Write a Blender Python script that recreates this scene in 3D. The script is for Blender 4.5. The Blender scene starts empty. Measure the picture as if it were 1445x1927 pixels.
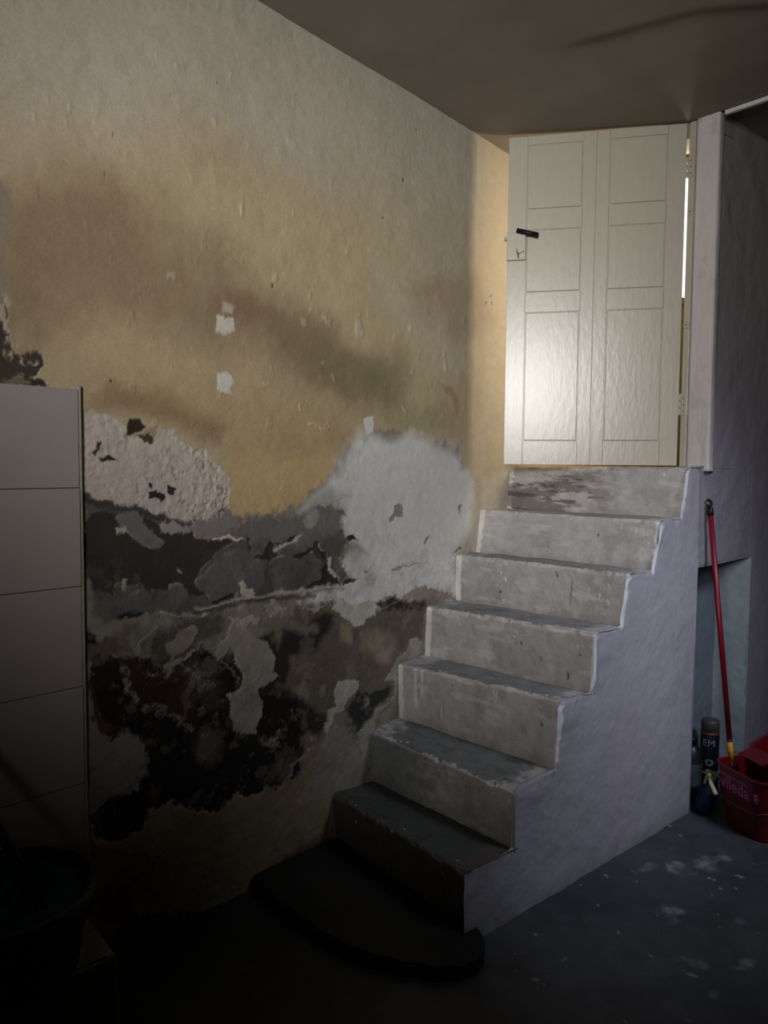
import bpy, bmesh, math
import numpy as np
from mathutils import Vector, Matrix

# World frame: X runs along the side of the stairs (into the picture), Y to the left across the stairs,
# Z up; the origin is the foot of the lowest full riser at its right-hand corner.  Metres.
C = bpy.context.scene.collection
scene = bpy.context.scene
R = math.radians

# ---------------------------------------------------------------- camera
cam_data = bpy.data.cameras.new('camera')
cam_data.sensor_fit = 'VERTICAL'
cam_data.sensor_height = 36.0
cam_data.lens = 36.0 * 1450 / 1927
cam_data.clip_start = 0.05
cam = bpy.data.objects.new('camera', cam_data)
C.objects.link(cam)
rt = Vector((0.7515, -0.65969, 0.00798)); up = Vector((0.03556, 0.05259, 0.99798)); fw = Vector((0.65878, 0.7497, -0.06298))
cam.matrix_world = Matrix(((rt.x, up.x, -fw.x, -1.7706), (rt.y, up.y, -fw.y, -1.5832), (rt.z, up.z, -fw.z, 1.52), (0, 0, 0, 1)))
scene.camera = cam

# ---------------------------------------------------------------- world, light, exposure
world = bpy.data.worlds.new('world'); scene.world = world; world.use_nodes = True
world.node_tree.nodes['Background'].inputs[0].default_value = (0.55, 0.65, 0.8, 1)
world.node_tree.nodes['Background'].inputs[1].default_value = 0.02
scene.view_settings.view_transform = 'Standard'
scene.view_settings.look = 'None'
scene.view_settings.gamma = 1.0
scene.view_settings.use_curve_mapping = False
scene.view_settings.exposure = -0.14

def area(name, loc, target, sx, sy, watts, col, spread=180):
    l = bpy.data.lights.new(name, 'AREA'); l.shape = 'RECTANGLE'; l.size = sx; l.size_y = sy
    l.energy = watts; l.color = col; l.spread = R(spread)
    o = bpy.data.objects.new(name, l); C.objects.link(o)
    o.location = loc
    o.rotation_euler = (Vector(target) - Vector(loc)).to_track_quat('-Z', 'Y').to_euler()
    return o

# daylight through the high window in the wall behind the camera
area('window_daylight', (-3.1, -1.85, 2.3), (0.10, 0.75, 2.20), 1.15, 0.95, 29, (1.0, 0.98, 0.97), 54)
# added cool light, floating unseen at the right, to brighten the side of the stairs
area('side_fill_light', (0.9, -1.8, 2.9), (1.12, 0.0, 0.70), 0.6, 0.6, 5.8, (0.82, 0.87, 1.0), 50)
# daylight in the room behind the door
area('upper_room_light', (1.72, 0.24, 2.40), (1.0, 0.85, 2.35), 0.22, 1.1, 12, (1.0, 0.84, 0.60))

# ---------------------------------------------------------------- noise and painting helpers
rng = np.random.RandomState(7)
TAB = rng.rand(256, 256).astype(np.float32) * 2 - 1
def vnoise(x, y, seed=0):
    x = x + seed * 17.31; y = y - seed * 9.77
    xi = np.floor(x).astype(np.int64); yi = np.floor(y).astype(np.int64)
    fx = x - xi; fy = y - yi
    fx = fx * fx * (3 - 2 * fx); fy = fy * fy * (3 - 2 * fy)
    a = TAB[xi & 255, yi & 255]; b = TAB[(xi + 1) & 255, yi & 255]
    c = TAB[xi & 255, (yi + 1) & 255]; d = TAB[(xi + 1) & 255, (yi + 1) & 255]
    return (a * (1 - fx) + b * fx) * (1 - fy) + (c * (1 - fx) + d * fx) * fy
def fbm(x, y, freq, octv=4, seed=0, gain=0.5):
    r = 0; a = 1.0; t = 0
    for i in range(octv):
        r = r + a * vnoise(x * freq, y * freq, seed + i * 3.1); t += a; a *= gain; freq *= 2.03
    return r / t * 1.6
def lin(h):
    v = [int(h[i:i + 2], 16) / 255 for i in (0, 2, 4)]
    return np.array([c / 12.92 if c <= 0.04045 else ((c + 0.055) / 1.055) ** 2.4 for c in v], np.float32)
def smooth(t):
    t = np.clip(t, 0, 1); return t * t * (3 - 2 * t)
def sd_poly(px, py, pts, closed=True):
    pts = np.array(pts, np.float32).reshape(-1, 2); n = len(pts)
    d = np.full(px.shape, 1e9, np.float32); inside = np.zeros(px.shape, bool)
    for i in range(n if closed else n - 1):
        ax, ay = pts[i]; bx, by = pts[(i + 1) % n]
        ex, ey = bx - ax, by - ay
        t = np.clip(((px - ax) * ex + (py - ay) * ey) / (ex * ex + ey * ey + 1e-12), 0, 1)
        d = np.minimum(d, (px - ax - t * ex) ** 2 + (py - ay - t * ey) ** 2)
        if closed:
            cond = (ay > py) != (by > py)
            with np.errstate(divide='ignore', invalid='ignore'):
                xx = ax + (py - ay) * ex / (ey if abs(ey) > 1e-12 else 1e-12)
            inside ^= cond & (px < xx)
    d = np.sqrt(d)
    return np.where(inside, -d, d) if closed else d
class Paint:
    """colour and relief of a plaster face, painted as stains, losses and some light and shade over (u, v) in metres"""
    def __init__(self, u, v, base):
        self.u = u; self.v = v
        self.col = np.tile(lin(base), (u.size, 1)); self.h = np.zeros(u.size, np.float32)
        self.wf = (fbm(u, v, 30, 6, 1, .66) * 1.35, fbm(u, v, 30, 6, 2, .66) * 1.35); self.wc = (fbm(u, v, 4, 5, 3), fbm(u, v, 4, 5, 4))
    def mask(self, pts, soft, rag, kind='poly', w=0):
        q = np.array(pts, np.float32).reshape(-1, 2)
        m = soft + rag * 2.4 + w + .004
        sel = (self.u > q[:, 0].min() - m) & (self.u < q[:, 0].max() + m) & (self.v > q[:, 1].min() - m) & (self.v < q[:, 1].max() + m)
        idx = np.nonzero(sel)[0]
        if not len(idx): return idx, None
        if rag < .025: wx, wy = self.wf[0][idx] * rag, self.wf[1][idx] * rag
        else: wx = self.wc[0][idx] * rag * 1.5 + self.wf[0][idx] * .006; wy = self.wc[1][idx] * rag * 1.5 + self.wf[1][idx] * .006
        sd = sd_poly(self.u[idx] + wx, self.v[idx] + wy, q, kind == 'poly')
        if kind == 'line': sd = sd - w
        return idx, smooth(.5 - sd / (2 * soft))
    def layer(self, pts, col, soft=.01, rag=.01, h=None, op=1, kind='poly', w=0):
        idx, m = self.mask(pts, soft, rag, kind, w)
        if m is None: return
        mc = (m * op)[:, None]
        self.col[idx] = self.col[idx] * (1 - mc) + lin(col) * mc
        if h is not None: self.h[idx] = self.h[idx] * (1 - m) + h * m
    def blend(self, m, col):
        m = np.clip(m, 0, 1)[:, None]; self.col = self.col * (1 - m) + lin(col) * m
    def mottle(self, amp, freq, octv=4, seed=20):
        self.col *= (1 + amp * fbm(self.u, self.v, freq, octv, seed))[:, None]

def grid_mesh(name, co, nu, nv, mat, col=None, keep=None, parent=None, flip=False, smooth_=True):
    """co: (nu*nv, 3); vertex index = i*nv + j"""
    i, j = np.meshgrid(np.arange(nu - 1), np.arange(nv - 1), indexing='ij')
    a = (i * nv + j).ravel(); q = np.stack([a, a + nv, a + nv + 1, a + 1], 1)
    if keep is not None: q = q[keep[q].all(1)]
    if flip: q = q[:, ::-1]
    used = np.unique(q); remap = np.zeros(len(co), np.int64); remap[used] = np.arange(len(used))
    q = remap[q]; co = co[used]
    me = bpy.data.meshes.new(name)
    me.vertices.add(len(co)); me.vertices.foreach_set('co', np.ascontiguousarray(co, np.float32).ravel())
    me.loops.add(q.size); me.loops.foreach_set('vertex_index', np.ascontiguousarray(q, np.int32).ravel())
    me.polygons.add(len(q)); me.polygons.foreach_set('loop_start', np.arange(0, q.size, 4, dtype=np.int32))
    me.update(calc_edges=True)
    if smooth_: me.polygons.foreach_set('use_smooth', np.ones(len(q), bool))
    if col is not None:
        at = me.color_attributes.new('paint', 'FLOAT_COLOR', 'POINT')
        c4 = np.ones((len(co), 4), np.float32); c4[:, :3] = np.clip(col[used], 0, 1)
        at.data.foreach_set('color', c4.ravel())
    me.materials.append(mat)
    o = bpy.data.objects.new(name, me); C.objects.link(o)
    if parent is not None: o.parent = parent
    return o

# ---------------------------------------------------------------- materials
def new_mat(name):
    m = bpy.data.materials.new(name); m.use_nodes = True
    nt = m.node_tree; return m, nt, nt.nodes['Principled BSDF']
def bump_noise(nt, bs, scale, strength, dist, detail=6, stretch=(1, 1, 1)):
    tc = nt.nodes.new('ShaderNodeTexCoord'); mp = nt.nodes.new('ShaderNodeMapping'); mp.inputs['Scale'].default_value = stretch
    nz = nt.nodes.new('ShaderNodeTexNoise'); nz.inputs['Scale'].default_value = scale; nz.inputs['Detail'].default_value = detail
    nz.inputs['Roughness'].default_value = .62
    bp = nt.nodes.new('ShaderNodeBump'); bp.inputs['Strength'].default_value = strength; bp.inputs['Distance'].default_value = dist
    nt.links.new(tc.outputs['Object'], mp.inputs[0]); nt.links.new(mp.outputs[0], nz.inputs['Vector'])
    nt.links.new(nz.outputs[0], bp.inputs['Height']); nt.links.new(bp.outputs[0], bs.inputs['Normal'])
    return tc, mp, nz, bp
def painted(name, rough=.9, scale=45, dist=.0025, strength=.6, spec=.25, grain=.10):
    m, nt, bs = new_mat(name)
    at = nt.nodes.new('ShaderNodeAttribute'); at.attribute_name = 'paint'
    tc, mp, nz, bp = bump_noise(nt, bs, scale, strength, dist)
    n2 = nt.nodes.new('ShaderNodeTexNoise'); n2.inputs['Scale'].default_value = 140; n2.inputs['Detail'].default_value = 5
    mr = nt.nodes.new('ShaderNodeMapRange'); mr.inputs[1].default_value = .3; mr.inputs[2].default_value = .7
    mr.inputs[3].default_value = 1 - grain; mr.inputs[4].default_value = 1 + grain
    mx = nt.nodes.new('ShaderNodeVectorMath'); mx.operation = 'SCALE'
    nt.links.new(tc.outputs['Object'], n2.inputs['Vector']); nt.links.new(n2.outputs[0], mr.inputs[0])
    nt.links.new(at.outputs['Color'], mx.inputs[0]); nt.links.new(mr.outputs[0], mx.inputs['Scale'])
    nt.links.new(mx.outputs[0], bs.inputs['Base Color'])
    bs.inputs['Roughness'].default_value = rough; bs.inputs['Specular IOR Level'].default_value = spec
    return m
def plain(name, hexcol, rough=.5, spec=.5, metal=0, scale=30, dist=.001, strength=.25, var=.12, stretch=(1, 1, 1), coat=0):
    m, nt, bs = new_mat(name)
    tc, mp, nz, bp = bump_noise(nt, bs, scale, strength, dist, stretch=stretch)
    c = lin(hexcol)
    cr = nt.nodes.new('ShaderNodeValToRGB')
    cr.color_ramp.elements[0].position = .3; cr.color_ramp.elements[1].position = .7
    cr.color_ramp.elements[0].color = (*(c * (1 - var)), 1); cr.color_ramp.elements[1].color = (*np.clip(c * (1 + var), 0, 1), 1)
    nt.links.new(nz.outputs[0], cr.inputs[0]); nt.links.new(cr.outputs[0], bs.inputs['Base Color'])
    bs.inputs['Roughness'].default_value = rough; bs.inputs['Specular IOR Level'].default_value = spec; bs.inputs['Metallic'].default_value = metal
    bs.inputs['Coat Weight'].default_value = coat
    return m
M_WALL = painted('limewashed_plaster', .8, 38, .004, .5, .3, .08)
M_SIDE = painted('lavender_plaster', .75, 30, .004, .5, .3, .05)
M_STEP = painted('painted_concrete', .7, 60, .002, .6, .35, .10)
M_FLOOR = painted('cement_floor', .55, 25, .002, .5, .35, .15)
M_CEIL = plain('ceiling_paint', '877e72', .8, .2, scale=3, dist=.004, var=.08)
M_PIL = painted('pillar_paint', .8, 35, .003, .5, .25, .04)
M_DOOR = plain('glossy_cream_paint', 'a8a493', .29, .5, scale=44, dist=.0022, strength=.36, var=.04, stretch=(1, 1, .3), coat=.0)
M_TILE = plain('glazed_wall_tile', '8d8480', .45, .4, scale=4, dist=.0006, var=.06)
M_GROUT = plain('tile_grout', '57504b', .9, .2, scale=60, var=.15)

# ---------------------------------------------------------------- object helpers
def tag(o, label=None, cat=None, group=None, kind=None):
    if label: o['label'] = label
    if cat: o['category'] = cat
    if group: o['group'] = group
    if kind: o['kind'] = kind
    return o
def empty(name, loc, rz=0, parent=None):
    o = bpy.data.objects.new(name, None); C.objects.link(o); o.location = loc; o.rotation_euler = (0, 0, rz)
    o.empty_display_size = .05
    if parent: o.parent = parent
    return o
def obj(name, bm, mat, parent=None, sm=False, loc=None, rot=None):
    me = bpy.data.meshes.new(name); bmesh.ops.recalc_face_normals(bm, faces=bm.faces); bm.to_mesh(me); bm.free()
    if sm:
        for p in me.polygons: p.use_smooth = True
    me.materials.append(mat)
    o = bpy.data.objects.new(name, me); C.objects.link(o)
    if parent is not None: o.parent = parent
    if loc is not None: o.location = loc
    if rot is not None: o.rotation_euler = rot
    return o
def box(x0, x1, y0, y1, z0, z1, bev=.0, seg=2, bm=None):
    bm = bm or bmesh.new()
    r = bmesh.ops.create_cube(bm, size=1)
    for v in r['verts']:
        v.co = Vector(((x0 + x1) / 2 + v.co.x * (x1 - x0), (y0 + y1) / 2 + v.co.y * (y1 - y0), (z0 + z1) / 2 + v.co.z * (z1 - z0)))
    if bev: bmesh.ops.bevel(bm, geom=list({e for v in r['verts'] for e in v.link_edges}), offset=bev, segments=seg, affect='EDGES', profile=.5)
    return bm
def lathe(prof, n=28, bm=None, cap=True):
    bm = bm or bmesh.new(); rings = []
    for r, z in prof:
        rings.append([bm.verts.new((r * math.cos(2 * math.pi * k / n), r * math.sin(2 * math.pi * k / n), z)) for k in range(n)])
    for a, b in zip(rings, rings[1:]):
        for k in range(n): bm.faces.new((a[k], a[(k + 1) % n], b[(k + 1) % n], b[k]))
    if cap:
        bm.faces.new(rings[0][::-1]); bm.faces.new(rings[-1])
    return bm
def tube(pts, r, n=12, bm=None):
    bm = bm or bmesh.new(); pts = [Vector(p) for p in pts]; rings = []
    rr = r if isinstance(r, (list, tuple)) else [r] * len(pts)
    t0 = (pts[1] - pts[0]).normalized()
    ref = Vector((0, 0, 1)) if abs(t0.z) < .9 else Vector((1, 0, 0))
    side = t0.cross(ref).normalized()
    for i, p in enumerate(pts):
        t = (pts[min(i + 1, len(pts) - 1)] - pts[max(i - 1, 0)]).normalized()
        side = (side - t * side.dot(t)).normalized(); u2 = t.cross(side)
        rings.append([bm.verts.new(p + (side * math.cos(2 * math.pi * k / n) + u2 * math.sin(2 * math.pi * k / n)) * rr[i]) for k in range(n)])
    for a, b in zip(rings, rings[1:]):
        for k in range(n): bm.faces.new((a[k], a[(k + 1) % n], b[(k + 1) % n], b[k]))
    bm.faces.new(rings[0][::-1]); bm.faces.new(rings[-1])
    return bm
def rrect(cx, cy, hx, hy, r, n=6):
    out = []
    for sx, sy, a0 in ((1, 1, 0), (-1, 1, 90), (-1, -1, 180), (1, -1, 270)):
        for k in range(n + 1):
            a = R(a0 + 90 * k / n); out.append((cx + sx * (hx - r) + r * math.cos(a), cy + sy * (hy - r) + r * math.sin(a)))
    return out
def loft(rings, bm=None, cap0=True, cap1=True):
    bm = bm or bmesh.new(); vs = [[bm.verts.new(p) for p in rg] for rg in rings]; n = len(vs[0])
    for a, b in zip(vs, vs[1:]):
        for k in range(n): bm.faces.new((a[k], a[(k + 1) % n], b[(k + 1) % n], b[k]))
    if cap0: bm.faces.new(vs[0][::-1])
    if cap1: bm.faces.new(vs[-1])
    return bm
def text_mesh(name, body, size, mat, parent, mw, ext=.0008, bold=0.0):
    cu = bpy.data.curves.new(name, 'FONT'); cu.body = body; cu.size = size; cu.extrude = ext; cu.offset = bold; cu.align_x = 'CENTER'; cu.align_y = 'CENTER'
    to = bpy.data.objects.new(name, cu); C.objects.link(to)
    dg = bpy.context.evaluated_depsgraph_get(); me = bpy.data.meshes.new_from_object(to.evaluated_get(dg))
    bpy.data.objects.remove(to); me.materials.clear(); me.materials.append(mat)
    o = bpy.data.objects.new(name, me); C.objects.link(o); o.parent = parent; o.matrix_local = mw
    return o

# ================================================================ LEFT WALL
def wall_y(x): return .66 + .1 * (x + 1)
# stair edges: (x at right, z at right, x at left, z at left) for the nosing and the foot of each riser, lowest first
NOSE = [(-.030, .240, .030, .225), (.210, .432, .245, .415), (.466, .690, .408, .668), (.664, .905, .597, .890), (.876, 1.104, .801, 1.106), (1.093, 1.298, .976, 1.306), (1.320, 1.512, 1.219, 1.506)]
FOOT = [(.000, .0, .060, .0), (.218, .232, .262, .205), (.434, .450, .420, .437), (.650, .678, .582, .678), (.845, .900, .801, .896), (1.052, 1.101, .950, 1.108), (1.282, 1.302, 1.197, 1.302)]
WALL_LAYERS = [
  ('poly','a88f66',0.16,0.05,0,1,0,[-1241,2285,-947,2413,-642,2441,-335,2545,62,2424,425,2293,829,1938,875,1699,242,1641,40,1400,-429,1285,-470,1537,-706,1650,-960,1683,-1256,1665]),
  ('poly','a99e8c',0.12,0.05,0,1,0,[-1153,2793,-148,3253,922,3047,932,2672,232,2647,-401,2647,-783,2600,-1159,2511]),
  ('poly','a8986c',0.12,0.05,0,0.75,0,[-734,2352,-335,2545,-46,2476,423,2464,633,2240,792,1839,242,1694,-147,1733,-337,1939,-628,1971]),
  ('poly','7d6240',0.11,0.05,0,0.72,0,[-1219,2158,-1024,2304,-837,2356,-644,2230,-446,2135,9,2021,430,1923,367,1765,-147,1810,-468,1924,-875,1997,-1090,1877,-1227,1831]),  # brown stain tone and a soft diagonal shadow, painted together
  ('poly','72623c',0.06,0.03,0,0.6,0,[-291,2018,-44,1975,239,1947,365,1895,241,1821,-44,1838,-245,1914]),  # olive lower end of the painted shadow band
  ('poly','8d7452',0.05,0.03,0,0.5,0,[426,2249,939,2385,1071,2210,787,2076,495,2129]),
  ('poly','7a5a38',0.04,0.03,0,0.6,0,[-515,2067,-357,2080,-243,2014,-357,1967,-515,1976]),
  ('poly','a88653',0.08,0.03,0,0.7,0,[-1006,1710,-706,1699,-470,1572,-384,1356,-146,1346,67,1543,242,1673,-43,1740,-511,1746,-878,1781]),
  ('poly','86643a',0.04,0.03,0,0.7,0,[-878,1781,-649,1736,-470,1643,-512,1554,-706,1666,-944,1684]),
  ('poly','b89856',0.04,0.03,0,0.8,0,[-428,1502,-196,1559,67,1584,68,1461,-95,1344,-339,1307,-429,1321]),
  ('poly','8f6f42',0.015,0.01,0,0.7,0,[656,1870,735,1868,797,1814,792,1746,750,1811]),
  ('poly','aea087',0.06,0.03,0,0.5,0,[205,2355,709,2159,869,1941,640,1920,237,2176]),
  ('poly','b0a08a',0.05,0.01,0,0.35,0,[845,2930,1364,3084,1424,1450,881,1454,971,1951,938,2433]),  # faint pale paint beside the door, standing in for the warm glow
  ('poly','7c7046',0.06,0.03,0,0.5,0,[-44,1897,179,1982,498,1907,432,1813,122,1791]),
  ('poly','94895c',0.03,0.03,0,0.6,0,[241,1779,715,1834,757,1694,434,1659]),
  ('poly','7d7263',0.01,0.02,-0.5,1,0,[-980,1440,-710,1368,-450,1337,-245,1341,-42,1412,95,1564,242,1662,798,1600,881,1454,931,1103,773,920,554,617,385,397,225,237,47,161,-36,-194,-296,-284,-1071,-168,-1041,1441]),
  ('poly','7b6a4c',0.05,0.04,0,1,0,[-977,724,-718,675,-478,372,-145,470,73,540,256,250,76,65,-145,-23,-296,-204,-910,-260,-985,212]),
  ('poly','7b7770',0.02,0.01,0,1,0,[-979,1470,-949,1424,-944,1222,-889,1090,-908,932,-942,843,-920,693,-791,676,-756,599,-775,502,-898,491,-949,426,-948,30,-1004,57]),
  ('poly','c2c1c2',0.045,0.05,0.8,1,0,[212,1672,304,1650,502,1657,759,1604,900,1516,933,1354,929,1179,818,1063,805,921,658,953,549,947,445,942,313,932,219,890,71,942,-146,1047,70,1058,98,1128,217,1160,141,1230,83,1306,126,1357,-15,1371,-146,1317,-42,1392,67,1482,138,1575]),
  ('poly','9a9896',0.03,0.01,0,0.8,0,[-146,1366,12,1431,125,1398,68,1338,-68,1333]),
  ('poly','c4c4c2',0.004,0.008,1,1,0,[196,1700,255,1703,250,1643,212,1638]),
  ('poly','b4a99c',0.02,0.01,0,0.8,0,[769,1116,968,1303,985,1453,1228,1504,1235,1292,989,1289,951,1114,801,1101]),
  ('poly','b0a197',0.003,0.01,-2.2,1,0,[-978,1666,-913,1669,-890,1655,-856,1648,-815,1623,-786,1602,-737,1586,-711,1621,-673,1617,-647,1600,-613,1584,-586,1561,-545,1553,-517,1532,-488,1514,-459,1483,-448,1440,-452,1390,-445,1346,-489,1330,-554,1336,-623,1327,-669,1338,-714,1349,-758,1371,-813,1376,-848,1391,-894,1406,-939,1429,-982,1454]),
  ('poly','9a7f5a',0.004,0.008,-1,1,0,[-815,1623,-711,1621,-737,1578,-774,1588,-810,1595]),
  ('poly','33200f',0.002,0.004,-5,1,0,[-806,1648,-767,1649,-761,1633,-746,1625,-773,1610,-786,1604,-816,1595,-811,1623]),
  ('poly','4a3420',0.003,0.012,-3,1,0,[-780,1599,-730,1606,-727,1584,-743,1576,-774,1582]),
  ('poly','2a2622',0.002,0.006,-3,1,0,[-745,1427,-720,1433,-713,1418,-688,1426,-685,1409,-701,1389,-707,1404,-742,1405]),
  ('poly','2a2622',0.002,0.006,-3,1,0,[-674,1446,-648,1437,-655,1414,-671,1417]),
  ('poly','2a2622',0.002,0.006,-3,1,0,[-741,1456,-729,1453,-732,1436,-742,1439]),
  ('poly','2a2622',0.002,0.006,-3,1,0,[-909,1573,-892,1577,-915,1533,-920,1544]),
  ('poly','2a2622',0.002,0.006,-3,1,0,[-904,1528,-869,1536,-852,1523,-893,1517]),
  ('poly','2a2622',0.002,0.006,-3,1,0,[-966,1448,-950,1437,-961,1419,-972,1427]),
  ('poly','514d4c',0.012,0.02,-1,1,0,[-964,1432,-901,1407,-817,1381,-710,1352,-555,1331,-450,1337,-339,1320,-245,1327,-133,1316,-15,1361,83,1337,69,1276,112,1211,69,1151,113,1085,42,1050,-196,1053,-340,1046,-474,1035,-557,1011,-676,1027,-804,1062,-864,1046,-906,1092,-937,1159,-952,1238,-958,1347]),
  ('poly','6c6566',0.025,0.02,0,0.8,0,[-514,1361,-245,1322,12,1340,69,1255,-146,1209,-339,1242,-472,1287]),
  ('poly','5a5558',0.008,0.01,1.5,1,0,[-761,1125,-624,1125,-584,1072,-484,1044,-424,1055,-293,1085,-293,1183,-408,1231,-497,1188,-562,1139,-577,1104,-659,1042,-817,1058,-864,1104]),
  ('poly','332d2a',0.005,0.01,-3,1,0,[-849,1366,-895,1371,-940,1357,-954,1336,-947,1244,-932,1145,-876,1116,-852,1153,-786,1140,-691,1112,-671,1133,-624,1128,-611,1096,-584,1075,-534,1066,-563,1093,-580,1123,-566,1158,-534,1185,-505,1207,-460,1229,-415,1263,-482,1274,-519,1258,-561,1267,-589,1293,-623,1289,-670,1286,-702,1299,-721,1318,-752,1342,-768,1340,-759,1314,-721,1295,-690,1258,-741,1250,-814,1300,-849,1330]),
  ('poly','3a3533',0.008,0.012,-1.5,1,0,[-939,1426,-848,1394,-758,1371,-714,1349,-629,1328,-589,1311,-623,1301,-689,1316,-765,1349,-849,1375,-917,1383,-956,1405]),
  ('poly','6a6264',0.004,0.008,1.5,1,0,[-849,1352,-813,1368,-765,1343,-759,1314,-721,1292,-690,1258,-741,1250,-814,1298,-849,1328]),
  ('poly','8f8581',0.004,0.012,2,1,0,[-714,1329,-669,1332,-623,1318,-582,1298,-623,1286,-670,1286,-702,1302]),
  ('poly','7a7170',0.006,0.014,1.5,1,0,[-629,1316,-554,1333,-445,1346,-384,1312,-445,1290,-407,1266,-482,1274,-519,1259,-561,1268,-589,1294]),
  ('poly','a89a8e',0.003,0.006,1,1,0,[-855,1320,-820,1318,-817,1303,-850,1305]),
  ('poly','8f8478',0.003,0.005,1,1,0,[-834,1165,-821,1163,-828,1130,-840,1132]),
  ('poly','aaa392',0.003,0.01,3,1,0,[-416,1114,-389,1115,-385,1089,-342,1067,-354,1046,-401,1062,-412,1095]),
  ('poly','8a817c',0.002,0.004,1,1,0,[-651,1184,-627,1167,-644,1166]),
  ('poly','2c2521',0.002,0.006,-5,1,0,[-304,1192,-292,1224,-268,1242,-251,1234,-259,1205,-209,1184,-251,1184,-284,1174,-325,1181,-353,1183]),
  ('poly','2c2521',0.002,0.006,-5,1,0,[-251,1234,-200,1234,-166,1248,-126,1247,-148,1230,-200,1224,-243,1220]),
  ('poly','2c2521',0.002,0.006,-5,1,0,[-67,1228,-40,1223,-39,1198,-11,1182,8,1152,-21,1140,-58,1165,-76,1187,-95,1182,-139,1165,-170,1174,-113,1190,-76,1208]),
  ('poly','2c2521',0.002,0.006,-5,1,0,[17,1158,27,1150,8,1124,18,1094,57,1069,76,1045,96,1068,167,1065,157,1055,96,1046,67,1043,18,1059,-58,1056,-112,1052,-94,1067,-30,1085,-30,1113,-6,1139]),
  ('poly','2c2521',0.002,0.006,-5,1,0,[105,1231,135,1240,176,1208,145,1217,115,1208]),
  ('poly','2c2521',0.002,0.006,-5,1,0,[-372,1265,-356,1257,-368,1245,-352,1222,-364,1216,-372,1242]),
  ('poly','2c2521',0.002,0.006,-5,1,0,[65,1258,90,1257,80,1247,65,1248]),
  ('poly','2c2521',0.002,0.006,-5,1,0,[-516,1055,-419,1075,-427,1060,-516,1043]),
  ('poly','2c2521',0.002,0.006,-5,1,0,[-325,1057,-269,1054,-284,1042,-325,1044]),
  ('poly','c0b4a6',0.002,0.008,2,1,0,[-514,1265,-470,1273,-403,1265,-387,1253,-471,1262,-514,1256]),
  ('poly','a49b92',0.003,0.008,2,1,0,[-259,1215,-183,1229,-122,1252,-131,1239,-200,1217,-251,1201]),
  ('poly','a59d96',0.003,0.008,2,1,0,[3,1152,27,1158,18,1123,66,1071,37,1078,3,1110]),
  ('poly','8c8580',0.012,0.01,0,1,0,[-122,1293,-95,1333,-49,1345,-35,1323,-67,1280,-104,1268]),
  ('poly','6b6663',0.03,0.02,0,0.8,0,[-31,1337,36,1356,75,1326,95,1275,65,1240,-2,1259,-40,1296]),
  ('poly','5e5246',0.015,0.02,-1,1,0,[-146,992,70,984,250,885,345,950,585,931,597,894,581,754,517,706,414,678,389,580,367,517,255,419,148,392,73,551,-39,441,-145,510,-221,688,-246,889]),
  ('poly','8f7d68',0.04,0.01,0,0.9,0,[201,829,287,831,377,793,400,734,332,691,255,721,201,769]),
  ('poly','8a7b64',0.02,0.01,0,0.8,0,[67,901,138,869,128,804,78,812]),
  ('poly','6a5c54',0.04,0.02,0,0.8,0,[-183,815,-75,796,20,692,-56,693,-174,758]),
  ('poly','2c241f',0.012,0.014,-3,1,0,[253,942,352,960,504,917,578,924,566,877,445,885,352,906,286,923]),
  ('poly','2c241f',0.012,0.014,-2,1,0,[-57,948,-1,947,38,927,19,894,-38,903]),
  ('poly','8f7c70',0.006,0.014,2,1,0,[97,882,398,931,515,988,640,966,828,910,828,891,641,916,492,943,375,926,242,921]),
  ('poly','aaa69f',0.003,0.012,2,1,0,[67,981,137,957,242,963,253,904,200,867,148,871,97,911,28,964]),
  ('poly','2b2420',0.015,0.025,-3,1,0,[-57,948,19,894,-57,835,-75,796,-183,794,-174,744,-200,688,20,546,-8,502,-56,478,-111,514,-165,507,-218,410,-252,358,-445,475,-490,591,-474,664,-518,724,-560,858,-517,912,-473,854,-420,857,-285,880,-251,827,-217,889,-112,928]),
  ('poly','242a26',0.006,0.016,-3,1,0,[289,583,368,567,357,545,246,493,183,424,152,409,120,478,100,542,140,578]),
  ('poly','181210',0.006,0.014,-6,1,0,[-928,936,-840,928,-658,878,-548,911,-453,812,-364,662,-246,694,-145,612,-66,449,-145,388,-221,330,-342,339,-456,365,-500,324,-583,361,-682,420,-758,410,-777,365,-849,357,-917,382,-946,433,-932,477,-881,502,-793,491,-756,548,-764,635,-809,686,-870,683,-912,715,-935,809]),
  ('poly','2e1a15',0.02,0.02,2,1,0,[-857,933,-780,919,-742,875,-674,858,-624,878,-593,847,-583,771,-557,700,-574,639,-626,670,-686,712,-754,746,-818,804,-849,879]),
  ('poly','4a2c1b',0.012,0.012,-3,1,0,[-944,873,-927,873,-916,800,-895,736,-851,700,-887,696,-913,715,-937,797]),
  ('poly','17110e',0.004,0.008,-6,1,0,[-949,458,-917,486,-884,499,-825,472,-796,438,-827,383,-878,360,-931,388]),
  ('poly','6a6461',0.03,0.02,1.5,1,0,[-583,808,-508,788,-502,754,-541,743,-573,759,-599,783]),
  ('poly','544f4a',0.03,0.03,1,1,0,[-558,653,-487,631,-487,574,-509,546,-542,517,-574,564,-574,620]),
  ('poly','3f3a38',0.02,0.02,0,0.8,0,[-756,965,-673,996,-592,1007,-484,1015,-468,975,-571,926,-582,863,-496,847,-464,678,-541,706,-583,808,-742,893]),
  ('poly','5a4c42',0.015,0.02,0,1,0,[-963,991,-860,991,-789,927,-861,932,-922,914,-956,933]),
  ('poly','5f554d',0.02,0.02,0,1,0,[-923,1133,-885,1087,-873,1051,-929,1047,-945,1078]),
  ('poly','625b57',0.02,0.01,0,1,0,[-833,1029,-787,1026,-779,995,-834,995]),
  ('poly','201a17',0.008,0.012,-2,1,0,[-954,1026,-917,1008,-904,977,-946,988,-967,1008]),
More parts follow.
